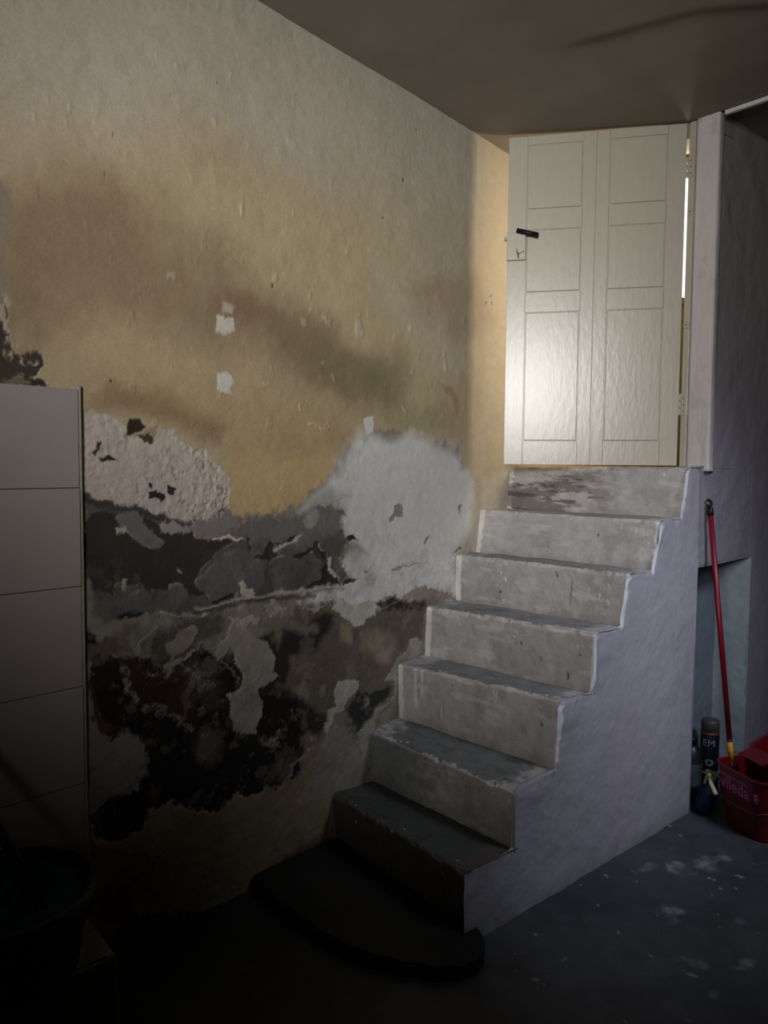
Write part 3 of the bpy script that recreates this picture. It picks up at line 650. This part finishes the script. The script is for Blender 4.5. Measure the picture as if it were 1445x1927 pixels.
# niche: far reveal, back, soffit, near reveal
def nic(A, B, Cc, nn, mm, base):
    u = np.linspace(0, 1, nn)[:, None]; v = np.linspace(0, 1, mm)[None, :]
    A, B, Cc = map(np.array, (A, B, Cc))
    Pn = A[None, None] + u[..., None] * (B - A) + v[..., None] * (Cc - A)
    X, Y, Z = Pn[..., 0].copy(), Pn[..., 1].copy(), Pn[..., 2].copy()
    a = (X + Y).ravel(); p = Paint(a.astype(np.float32), Z.ravel().astype(np.float32), base)
    p.mottle(.07, 6, 4, 240); p.mottle(.05, 40, 3, 241)
    return X, Y, Z, p
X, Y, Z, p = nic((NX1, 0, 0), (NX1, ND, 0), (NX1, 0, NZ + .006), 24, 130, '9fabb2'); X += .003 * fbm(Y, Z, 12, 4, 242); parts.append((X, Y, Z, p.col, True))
X, Y, Z, p = nic((NX0 - .05, ND, 0), (NX1 + .004, ND, 0), (NX0 - .05, ND, NZ + .03), 60, 130, '6f7a87'); Y += .003 * fbm(X, Z, 12, 4, 243); parts.append((X, Y, Z, p.col, False))  # back coloured darker than the reveal, in place of the niche's shade
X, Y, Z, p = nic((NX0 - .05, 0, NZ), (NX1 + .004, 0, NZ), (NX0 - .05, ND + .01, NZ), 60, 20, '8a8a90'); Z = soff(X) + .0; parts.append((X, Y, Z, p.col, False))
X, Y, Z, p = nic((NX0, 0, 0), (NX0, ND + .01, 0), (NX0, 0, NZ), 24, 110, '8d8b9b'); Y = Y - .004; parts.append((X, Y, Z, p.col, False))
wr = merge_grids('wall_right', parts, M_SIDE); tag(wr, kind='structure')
obj('wall_core', box(NX1 + .01, 3.3, .012, .115, 0, 3.05), M_CEIL, wr)

# pillar between door and wall
def pillar():
    xs = np.linspace(0, 1, 40); zs = np.linspace(1.497, 3.01, 300)
    # cross-section: starts inside the frame, over the front face, round the corner, along the wall
    sec = [(1.62, .094), (1.47, .090), (1.460, .087), (1.455, .080), (1.454, .05), (1.454, .02), (1.454, -.001), (1.455, -.008), (1.461, -.013), (1.472, -.014), (1.50, -.010), (1.54, .006)]
    s = np.array(sec); tt = np.linspace(0, len(sec) - 1, 70); sx = np.interp(tt, range(len(sec)), s[:, 0]); sy = np.interp(tt, range(len(sec)), s[:, 1])
    X = np.repeat(sx[:, None], 300, 1); Y = np.repeat(sy[:, None], 300, 1); Z = np.repeat(zs[None, :], 70, 0)
    nzv = fbm(X * 3 + Y * 3, Z, 8, 4, 250); X = X - .0035 * nzv; Y = Y - .002 * nzv
    lip = np.exp(-(Z - 1.497) / .012); X = X - .008 * lip * smooth((1.50 - X) / .04); Y = Y - .006 * lip * smooth((.03 - Y) / .04)
    p = Paint((X + Y).ravel().astype(np.float32), Z.ravel().astype(np.float32), 'bdb6b4'); p.mottle(.05, 5, 4, 251)
    p.blend(smooth((fbm((X + Y).ravel(), Z.ravel(), 14, 4, 252) - .5) / .1) * .2, '9a9088')
    p.blend(smooth((Z.ravel() - 2.97) / .01) * smooth((.5 - np.abs(Y.ravel() - .07) / .02)), '4a3f38')
    p.blend(smooth((1.505 - Z.ravel()) / .006) * .6, '55504c')
    c = bpy.data.objects
    o = grid_mesh('trim_1', np.stack([X.ravel(), Y.ravel(), Z.ravel()], 1), 70, 300, M_PIL, p.col)
    return o
tag(pillar(), kind='structure')

# ================================================================ CEILING, FLOOR, REST OF THE SHELL
xs = np.arange(-3.25, 1.475, .02); xs[-1] = 1.457; ys = np.arange(-3.45, 1.05, .025)
X, Y = np.meshgrid(xs, ys, indexing='ij')
Zc = np.interp(X, [-3.3, -.6, -.3, .35, .73, .95, 1.2, 1.46], [3.10, 3.075, 3.068, 3.043, 3.022, 3.006, 2.997, 2.994])
arc = np.interp(Y, [-1.6, -1.0, -.451, -.256, .0, .124, .4], [1.75, 1.28, .857, .731, .655, .632, .60]) + .006 * fbm(X, Y, 5, 3, 260)
fade = smooth((.22 - Y) / .25)
Zc = Zc - fade * (.014 * smooth((arc - X) / .05 + .5) * np.clip(1 - (arc - X) / .9, 0, 1)) + .004 * fbm(X, Y, 1.6, 3, 261) * smooth((1.3 - X) / .3)
ce = grid_mesh('ceiling', np.stack([X.ravel(), Y.ravel(), Zc.ravel()], 1), len(xs), len(ys), M_CEIL, flip=True); tag(ce, kind='structure')
obj('ceiling_slab', box(1.50, 3.3, -3.4, .11, 3.012, 3.07), M_CEIL, ce)
obj('ceiling_slab', box(-3.3, 1.60, -3.4, 1.0, 3.115, 3.17), M_CEIL, ce)
xs = np.concatenate([np.arange(-1.2, 2.2, .006)]); ys = np.arange(-1.0, .9, .006)
X, Y = np.meshgrid(xs, ys, indexing='ij'); x = X.ravel(); y = Y.ravel()
p = Paint(x.astype(np.float32), y.astype(np.float32), '3d4044')
p.mottle(.22, 2.2, 5, 270); p.mottle(.16, 14, 5, 271)
p.blend(smooth((fbm(x, y, 6, 5, 272, .6) - .15) / .5) * .5, '2b2d30')
for a, b, ra, rb in ((1.06, -.25, .13, .045), (.94, -.19, .07, .03), (.66, -.34, .06, .05), (.60, -.36, .05, .02), (.86, -.13, .05, .03), (.45, -.5, .03, .05), (.77, -.50, .03, .03), (.35, -.62, .04, .02), (-.30, .55, .05, .03), (-.5, .5, .04, .02), (.55, -.62, .05, .02)):
    m = smooth(1.1 - np.hypot((x - a) / ra, (y - b) / rb) + .8 * fbm(x, y, 16, 5, 273, .6)) * (.6 + .5 * fbm(x, y, 40, 3, 274)); p.blend(m * .5, '9a9aa6')
p.blend(smooth((fbm(x, y, 30, 3, 275) - 1.05) / .04) * .6, '8f8f98')
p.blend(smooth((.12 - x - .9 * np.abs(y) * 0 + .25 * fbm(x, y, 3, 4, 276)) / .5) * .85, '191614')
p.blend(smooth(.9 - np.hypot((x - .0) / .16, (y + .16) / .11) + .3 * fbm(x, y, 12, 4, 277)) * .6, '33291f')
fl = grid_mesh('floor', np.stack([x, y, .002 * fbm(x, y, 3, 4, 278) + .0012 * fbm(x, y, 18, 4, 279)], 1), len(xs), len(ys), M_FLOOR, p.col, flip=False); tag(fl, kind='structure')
obj('floor_slab', box(-3.3, 3.3, -3.5, 1.1, -.12, -.012), plain('cement_dark', '3a3c3e', .6, .3, scale=8, dist=.003, var=.3), fl)
obj('ceiling_slab', box(1.46, 3.3, .10, 1.05, 3.45, 3.52), M_CEIL, ce); obj('lintel', box(1.468, 1.62, .0, .93, 2.93, 3.46), M_CEIL, ce)
rear = plain('rear_plaster', '8a8072', .85, .2, scale=12, dist=.003)
for nm, b in (('wall_back', (-3.35, -3.2, -3.5, 1.0, 0, 3.1)), ('wall_front', (-3.2, 3.3, -3.55, -3.4, 0, 3.1)), ('wall_far', (3.3, 3.4, -3.5, 1.0, 0, 3.1))):
    tag(obj(nm, box(*b), rear), kind='structure')
# high window behind the camera: frame round the daylight
win = tag(empty('window_1', (-3.2, -1.85, 1.80)), kind='structure')
mw_ = plain('window_paint', 'b9b6ac', .4, .4)
obj('window_frame', box(-.0, .07, -.66, -.60, 0, 1.02, .004), mw_, win); obj('window_frame', box(-.0, .07, .60, .66, 0, 1.02, .004), mw_, win)
obj('window_frame', box(-.0, .07, -.66, .66, -.04, .01, .004), mw_, win); obj('window_frame', box(-.0, .07, -.66, .66, 1.0, 1.05, .004), mw_, win)
# room behind the door
ur = obj('trim_2', box(1.50, 3.3, .14, .925, 1.40, 1.508), plain('upper_floor', '6b6258', .6, .3, scale=10), None); tag(ur, kind='structure')
iw = obj('wall_inner', box(1.63, 3.3, .12, .14, 1.50, 3.46), plain('upper_plaster', 'cfc6b4', .85, .2, scale=12), None); tag(iw, kind='structure')

# bright window of the room behind the door, seen only through the gap at the hinges
w2 = tag(empty('window_2', (2.95, .92, 3.0)), kind='structure')
mg, nt_, bs_ = new_mat('sky_bright_pane'); bs_.inputs['Emission Color'].default_value = (1, .96, .86, 1); bs_.inputs['Emission Strength'].default_value = 2.2
obj('pane', box(-.30, .30, -.01, .0, -.42, .42), mg, w2)
for a, b, c, d in ((-.34, -.30, -.46, .46), (.30, .34, -.46, .46), (-.30, .30, .42, .46), (-.30, .30, -.46, -.42)): obj('window_frame', box(a, b, -.03, .0, c, d), mw_, w2)

# ================================================================ DOOR
door = tag(empty('door_1', (1.44, .1215, 1.515)), kind='structure')
aj = math.atan2(.587, .809)          # the leaf stands ajar towards the stairs
leaf = obj('door_leaf', box(.0, .755, .006, .030, .006, 1.469, .001, 1), M_DOOR, door)
# leaf frame: local x runs from the hinge side to the lock side, local -y faces the stairs
leaf.rotation_euler = (0, 0, math.pi / 2 + aj)
# (mirror so that the front of the leaf looks at the camera)
for v in leaf.data.vertices: v.co.y = -v.co.y
leaf.location = (0, 0, 0)
def dpart(nm, x0, x1, z0, z1, f, bev=.0012, wav=0):
    bm = box(x0, x1, -.02, f, z0 - 1.515, z1 - 1.515, bev, 2)
    return obj(nm, bm, M_DOOR, leaf)
# local +y is the front after mirroring: slab front at -.006, frame at 0, panels a little proud
xs_ = [(.0, .0755), (.3165, .372), (.3728, .4285), (.6715, .755)]
for a, b in xs_: dpart('stile', a, b, 1.520, 2.985, .0)
for z0, z1 in ((1.520, 1.627), (2.208, 2.296), (2.574, 2.664), (2.947, 2.985)):
    dpart('rail', .0763, .3157, z0, z1, -.0004); dpart('rail', .4293, .6707, z0, z1, -.0004)
for z0, z1 in ((1.6305, 2.2045), (2.2995, 2.5705), (2.6675, 2.9435)):
    dpart('panel', .0795, .3125, z0, z1, .0012, .003); dpart('panel', .4325, .6675, z0, z1, .0012, .003)
# rim lock at the edge of the leaf
lock = obj('lock_box', box(.672, .7565, .0, .021, .925, 1.047, .002), M_DOOR, leaf)
M_IRON = plain('black_iron', '0e0f11', .5, .3, scale=50, var=.2)
M_STEEL = plain('old_steel', '6f6a60', .45, .5, metal=.7, scale=60)
obj('latch_bolt', box(.756, .768, .004, .016, 1.013, 1.029, .001), M_STEEL, lock)
obj('key_lever', tube([(.712, .030, 1.052), (.618, .034, 1.026)], .0105, 16), M_IRON, lock, True)
obj('lever_spindle', tube([(.706, .0, 1.044), (.706, .032, 1.046)], .006), M_IRON, lock, True)
obj('key_string', tube([(.712, .0225, .965), (.705, .026, .950), (.703, .024, .930)], [.0015, .003, .002], 8), M_IRON, lock)
obj('key_string', tube([(.714, .023, .975), (.706, .026, .950), (.690, .024, .956), (.675, .022, .962)], .0011, 6), M_IRON, lock)
# jamb with hinges
jam = obj('door_jamb', box(.012, .045, -.033, -.0045, .0, 1.475, .002), M_DOOR, door)
for zc, hh, kn in ((1.285, .089, 3), (.272, .093, 3)):
    hp = obj('hinge', box(.008, .013, -.030, -.004, zc - hh / 2, zc + hh / 2, .001, 1), M_DOOR, door)
    for q in range(kn): 
        z0 = zc - hh / 2 + q * hh / kn
        obj('knuckle', lathe([(.0045, z0 + .001), (.0052, z0 + .002), (.0052, z0 + hh / kn - .002), (.0045, z0 + hh / kn - .001)], 12), M_DOOR, hp, True, loc=(.006, -.0005, 0))
    for q in (-.3, 0, .3): obj('screw_head', lathe([(.003, 0), (.003, .0015), (.001, .002)], 8), M_STEEL, hp, False, loc=(.008, -.018, zc + q * hh), rot=(0, -math.pi / 2, 0))
for zc in (1.097, .615):
    st = obj('keeper', box(.006, .013, -.031, -.008, zc - .014, zc + .014, .001, 1), M_DOOR, door)
    obj('screw_head', lathe([(.0028, 0), (.0028, .0015)], 8), M_IRON, st, False, loc=(.006, -.02, zc), rot=(0, -math.pi / 2, 0))

# ================================================================ CONDUIT
M_WHITE = plain('white_plastic', 'c9c9c4', .5, .4)
cd = obj('cable_duct', box(-.009, .009, -3.30, -.035, -.0085, .0085, .0015), M_WHITE, loc=(1.458, 0, 2.982))
tag(cd, 'thin white cable duct running along the ceiling joint from the pillar top', 'cable duct')

# ================================================================ RED BUCKET
M_RED = plain('red_plastic', '5c070c', .42, .5, scale=12, dist=.0006, var=.08)
M_REDI = plain('red_plastic_inner', '7a0810', .5, .4, scale=12, dist=.0006, var=.08)
M_PRINT = plain('pink_print', 'b8608c', .6, .3, var=.05)
M_CREAM = plain('cream_plastic', 'c9b9a0', .5, .4)
BC = (1.544, -.288); BR = math.atan2(-.42, .907)      # local x = away from the printed side, local y = towards the wall
bucket = tag(empty('bucket', (BC[0], BC[1], .0), BR), 'red rectangular mop bucket with pink lettering on the floor by the niche', 'bucket')
def bring(k, z, r=.055, dx=0): return [(x, y, z) for x, y in rrect(0, 0, .18 * k + dx, .14 * k + dx, r)]
outer = [bring(.80, .003, .05), bring(.835, .006), bring(.885, .108), bring(.893, .118), bring(.935, .122), bring(.945, .128), bring(.985, .246), bring(1.02, .250), bring(1.03, .256), bring(1.025, .263)]
inner = [bring(.985, .263), bring(.972, .256), bring(.92, .12), bring(.80, .012, .05)]
obj('bucket_body', loft(outer + inner), M_RED, bucket, True)
bb = bucket.children[0]
md = bb.modifiers.new('edge', 'EDGE_SPLIT'); md.split_angle = R(40)
# lettering on the side that looks at the camera
def face_m(y, z, off):     # matrix for flat print on the -x side; text right = local -y
    k = .945 + (.985 - .945) * (z - .128) / (.246 - .128)
    x = -.18 * k - off
    lean = math.atan((.18 * .04) / .118)
    X = Vector((0, -1, 0)); Zd = Vector((-math.sin(lean), 0, math.cos(lean))); N = X.cross(Zd)
    m = Matrix(((X.x, Zd.x, N.x, x), (X.y, Zd.y, N.y, y), (X.z, Zd.z, N.z, z), (0, 0, 0, 1))); return m
text_mesh('lettering', 'vileda', .072, M_PRINT, bucket, face_m(.012, .188, .0005), .0006, .0012)
bm = bmesh.new()
for q in range(26):       # small unreadable line above, and the block of fine print beside the name
    y = .094 - q * .0062; h_ = .003 + .0015 * ((q * 7) % 3) / 2
    if q % 9 != 6: box(y - .0022, y + .0022, -h_, h_, -.0006, .0008, 0, 1, bm)
m_ = face_m(0, .223, .0006)
for v in bm.verts: v.co = Vector((-v.co.x, v.co.y, v.co.z))
o = obj('small_print', bm, M_PRINT, bucket); o.matrix_local = m_
bm = bmesh.new()
for r_ in range(8):
    for q in range(4):
        if (r_ * 3 + q * 5) % 7 != 0: box(.094 + q * .0062 + .001, .094 + q * .0062 + .0055, -r_ * .0048, -r_ * .0048 + .0026, -.0006, .0006, 0, 1, bm)
o = obj('small_print', bm, M_PRINT, bucket); o.matrix_local = face_m(0, .205, .0006)
# bail: wire resting on the ledge with its grip
k_ = .95
wire = [(-.06, .140, .20), (-.11, .150, .18), (-.165, .140, .155), (-.192, .105, .140), (-.194, .06, .132), (-.192, -.02, .128), (-.190, -.09, .130), (-.180, -.128, .133), (-.12, -.147, .14), (0, -.148, .18)]
obj('bail_wire', tube(wire, .0022, 8), M_RED, bucket, True)
obj('bail_grip', tube([(-.190, .142, .176), (-.196, .124, .160), (-.202, .090, .135), (-.203, .083, .130)], [.006, .0095, .0095, .008], 14), M_CREAM, bucket, True)
obj('bail_stop', lathe([(.003, -.011), (.010, -.006), (.011, 0), (.010, .006), (.003, .011)], 16), M_CREAM, bucket, True, loc=(-.184, .148, .186))
# wringer clipped over the far half
wr_ = []
def tilt(pts, z0, slope): return [(x, y, z0 + (x - .0) * slope) for x, y in pts]
o1 = rrect(.095, 0, .100, .135, .035); o2 = rrect(.100, 0, .085, .118, .03); o3 = rrect(.10, 0, .06, .09, .03)
bm = loft([tilt(rrect(.10, 0, .055, .085, .03), .12, 0), tilt(o2, .235, .05), tilt(rrect(.098, 0, .094, .128, .035), .292, .42), tilt(rrect(.098, 0, .108, .142, .04), .297, .42), tilt(rrect(.098, 0, .108, .142, .04), .303, .42),
           tilt(rrect(.098, 0, .092, .126, .035), .303, .42), tilt(rrect(.10, 0, .075, .105, .03), .235, .1), tilt(rrect(.10, 0, .05, .08, .03), .135, 0)])
wg = obj('wringer', bm, M_RED, bucket, True); wg.modifiers.new('edge', 'EDGE_SPLIT').split_angle = R(35)
obj('wringer_flap', box(-.005, .075, -.07, .07, .318, .323, .002), M_RED, wg, rot=(0, R(-18), 0), loc=(-.01, 0, .0))

# ================================================================ RED MOP HANDLE
top = Vector((1.470, -.0165, 1.371)); bot = Vector((1.532, -.125, .238))
mop = tag(empty('mop_handle', bot), 'long red mop handle with black hanging cap, standing in the bucket against the wall', 'mop handle')
def on(t): return (top - bot) * t
M_POLE = plain('crimson_pole', '740a1d', .35, .5, scale=20, var=.05)
obj('pole', tube([on(0), on(.945)], .0112, 20), M_POLE, mop, True)
cap = obj('hanging_cap', tube([on(.944), on(.946), on(.972), on(.973)], [.0115, .0135, .0135, .011], 20), M_IRON, mop, True)
rr_ = []
c0 = on(.985); ax = (top - bot).normalized(); sd = Vector((.751, -.66, 0))
for q in range(13):
    a = R(-150 + q * 24); rr_.append(c0 + sd * (-.002 + .0095 * math.cos(a)) + ax * (.006 + .014 * math.sin(a)))
obj('hanging_hook', tube(rr_, .0062, 10), M_IRON, cap, True)
obj('pole_socket', tube([(.010, -.006, -.215), (-.0, .0, -.0)], [.010, .012], 14), M_IRON, mop, True)
obj('blue_band', tube([on(.078), on(.087)], .0118, 20), plain('violet_blue', '2b2f77', .5), mop, True)
lb = obj('yellow_label', tube([on(.0), on(.078)], .0118, 20), plain('yellow_label', 'c98f14', .5, .4, scale=120, var=.35), mop, True); lb['label'] = 'yellow printed sticker'

# ================================================================ BOTTLES IN THE NICHE
M_DARKG = plain('dark_green_plastic', '1c2a2a', .4, .4); M_BLK = plain('dark_label', '14161c', .45, .4)
M_PRN = plain('pale_print', '7f8894', .6, .3); M_MAROON = plain('maroon_band', '5a2a26', .5)
can = tag(empty('spray_can', (1.742, .072, .0)), 'tall dark aerosol can with white letters and grey cap, in the niche corner', 'can')
obj('can_body', lathe([(.036, 0), (.0415, .003), (.0415, .262), (.038, .270)], 32), M_BLK, can, True)
obj('label_band', lathe([(.0418, .262), (.042, .264), (.042, .274), (.039, .275)], 32), M_MAROON, can, True)
obj('cap', lathe([(.0395, .275), (.041, .277), (.041, .318), (.038, .328), (.02, .331)], 32), plain('grey_cap', '3f3d3c', .5), can, True)
def wrap_text(nm, body, size, par, r, ang, z, mat, bold=.001):
    o = text_mesh(nm, body, size, mat, par, Matrix.Identity(4), .0004, bold)
    for v in o.data.vertices:
        a = ang + v.co.x / r; rad = r + v.co.z + .0006
        zz = v.co.y + z; v.co = Vector((rad * math.cos(a), rad * math.sin(a), zz))
    return o
cam_ang = math.atan2(-1.583 - .07, -1.77 - 1.74)
wrap_text('lettering', 'EM', .046, can, .0418, cam_ang - .1, .225, M_PRN, .0)
bm = bmesh.new()
for q in range(20):
    a0 = 2 * math.pi * q / 20
    for r0, r1 in ((.010, .013), (.016, .019)):
        vs = []
        for (rr2, aa) in ((r0, a0), (r1, a0), (r1, a0 + .314), (r0, a0 + .314)):
            xx = rr2 * math.cos(aa); zz = rr2 * math.sin(aa) * .85; t_ = cam_ang + .0 + xx / .0418
            vs.append(bm.verts.new((.0424 * math.cos(t_), .0424 * math.sin(t_), .135 + zz)))
        bm.faces.new(vs)
obj('emblem', bm, M_PRN, can)
obj('label_band', lathe([(.0417, .078), (.0421, .079), (.0421, .088), (.0417, .089)], 32), M_PRN, can, True)
db = tag(empty('detergent_bottle', (1.565, .072, 0)), 'dark green detergent bottle behind the left edge of the niche', 'bottle')
obj('bottle_body', lathe([(.040, 0), (.048, .006), (.048, .19), (.044, .22), (.030, .245), (.020, .252)], 28), M_DARKG, db, True)
obj('bottle_label', lathe([(.0485, .07), (.0488, .072), (.0488, .17), (.0485, .172)], 28), plain('dull_label', '39484c', .5, scale=20, var=.4), db, True)
obj('bottle_cap', lathe([(.021, .250), (.023, .252), (.023, .282), (.019, .287)], 20), M_BLK, db, True)
sb = tag(empty('spray_bottle', (1.462, -.038, .0), R(-40)), 'blue spray bottle with pale trigger head tilted between niche and bucket', 'bottle')
T = Matrix.Translation((0, 0, .009)) @ Matrix.Rotation(R(15), 4, 'Y')
def tb_(bm):
    for v in bm.verts: v.co = T @ v.co
    return bm
obj('bottle_body', tb_(lathe([(.030, 0), (.038, .006), (.040, .05), (.038, .10), (.026, .128), (.014, .140)], 26)), plain('navy_plastic', '16304f', .4, .4), sb, True)
obj('bottle_neck', tb_(lathe([(.0165, .138), (.0175, .14), (.0175, .158), (.012, .162)], 18)), plain('sage_plastic', '7d8a78', .5), sb, True)
th = box(-.035, .022, -.011, .011, .160, .182, .004); tb_(th); obj('trigger_head', th, plain('pale_sage', '8f9a86', .5), sb)
tr = box(-.032, -.022, -.006, .006, .118, .162, .003); tb_(tr); obj('trigger', tr, M_CREAM, sb)

# ================================================================ DARK CORNER, BOTTOM LEFT
pl = tag(obj('plinth', box(-.60, 0, 0, .345, 0, .25, .006), plain('plinth_plaster', '5a544c', .85, .2, scale=14, dist=.004, var=.1), loc=(-1.017, .302, 0), rot=(0, 0, math.atan(.1))), 'low pale masonry block in the dark corner under the tiled wall', 'block')
M_TUB = plain('black_tub_plastic', '0d1214', .55, .3, scale=20, var=.2)
tub = tag(empty('tub', (-1.262, .415, .254)), 'round dark plastic tub on the low block in the dark corner', 'tub')
obj('tub_body', lathe([(.165, 0), (.178, .006), (.200, .16), (.203, .19), (.190, .19), (.170, .02)], 48), M_TUB, tub, True)
obj('tub_rim', lathe([(.200, .150), (.222, .156), (.226, .176), (.222, .206), (.206, .214), (.196, .200)], 48, cap=False), M_TUB, tub, True)
rag_ = bmesh.new()
rings = []
for i in range(10):
    r0 = .193 * i / 9
    rings.append([(r0 * math.cos(2 * math.pi * k / 40), r0 * math.sin(2 * math.pi * k / 40), .188 + .018 * math.cos(i * .9 + math.sin(k * .7)) * (1 - (i / 9) ** 4) + .012 * math.sin(k * .8 + i)*(1-(i/9)**4)) for k in range(40)])
loft(rings[1:], rag_)
obj('contents', rag_, plain('dark_teal_cloth', '0f2c30', .85, .2, scale=30, dist=.004), tub, True)
gm = tag(empty('broom_handle', (-1.20, .275, .440)), 'dark green broom handle leaning out of the round tub', 'broom handle')
d_ = Vector((-1.42, .60, 1.05)) - Vector((-1.20, .275, .440))
obj('pole', tube([(0, 0, 0), d_], .0125, 16), plain('green_pole', '12351f', .45, .4), gm, True)
# paper sheet drooping over the corner of the block
bm = bmesh.new(); n_ = 12; vs = {}
for i in range(n_ + 1):
    for j in range(n_ + 1 - i):
        u = i / n_; v = j / n_
        x = -.150 + .140 * (1 - v) * 1 - .0 * u; 
        px_ = Vector((-.002, .003, .0)) * (1 - u - v) + Vector((-.125, .006, .0)) * u + Vector((.0, .20, .0)) * v
        vs[i, j] = bm.verts.new((px_.x, px_.y, .2515 + .004 * math.sin(u * 5 + v * 3) ** 2))
for i in range(n_):
    for j in range(n_ - i):
        bm.faces.new((vs[i, j], vs[i + 1, j], vs[i, j + 1]))
        if i + j < n_ - 1: bm.faces.new((vs[i + 1, j], vs[i + 1, j + 1], vs[i, j + 1]))
r_ = bmesh.ops.solidify(bm, geom=bm.faces[:], thickness=.0012)
tag(obj('paper_sheet', bm, plain('pale_paper', '8f8d86', .8, .2), loc=(-1.022, .302, 0)), 'pale folded sheet on the corner of the low block beside the tub', 'paper')
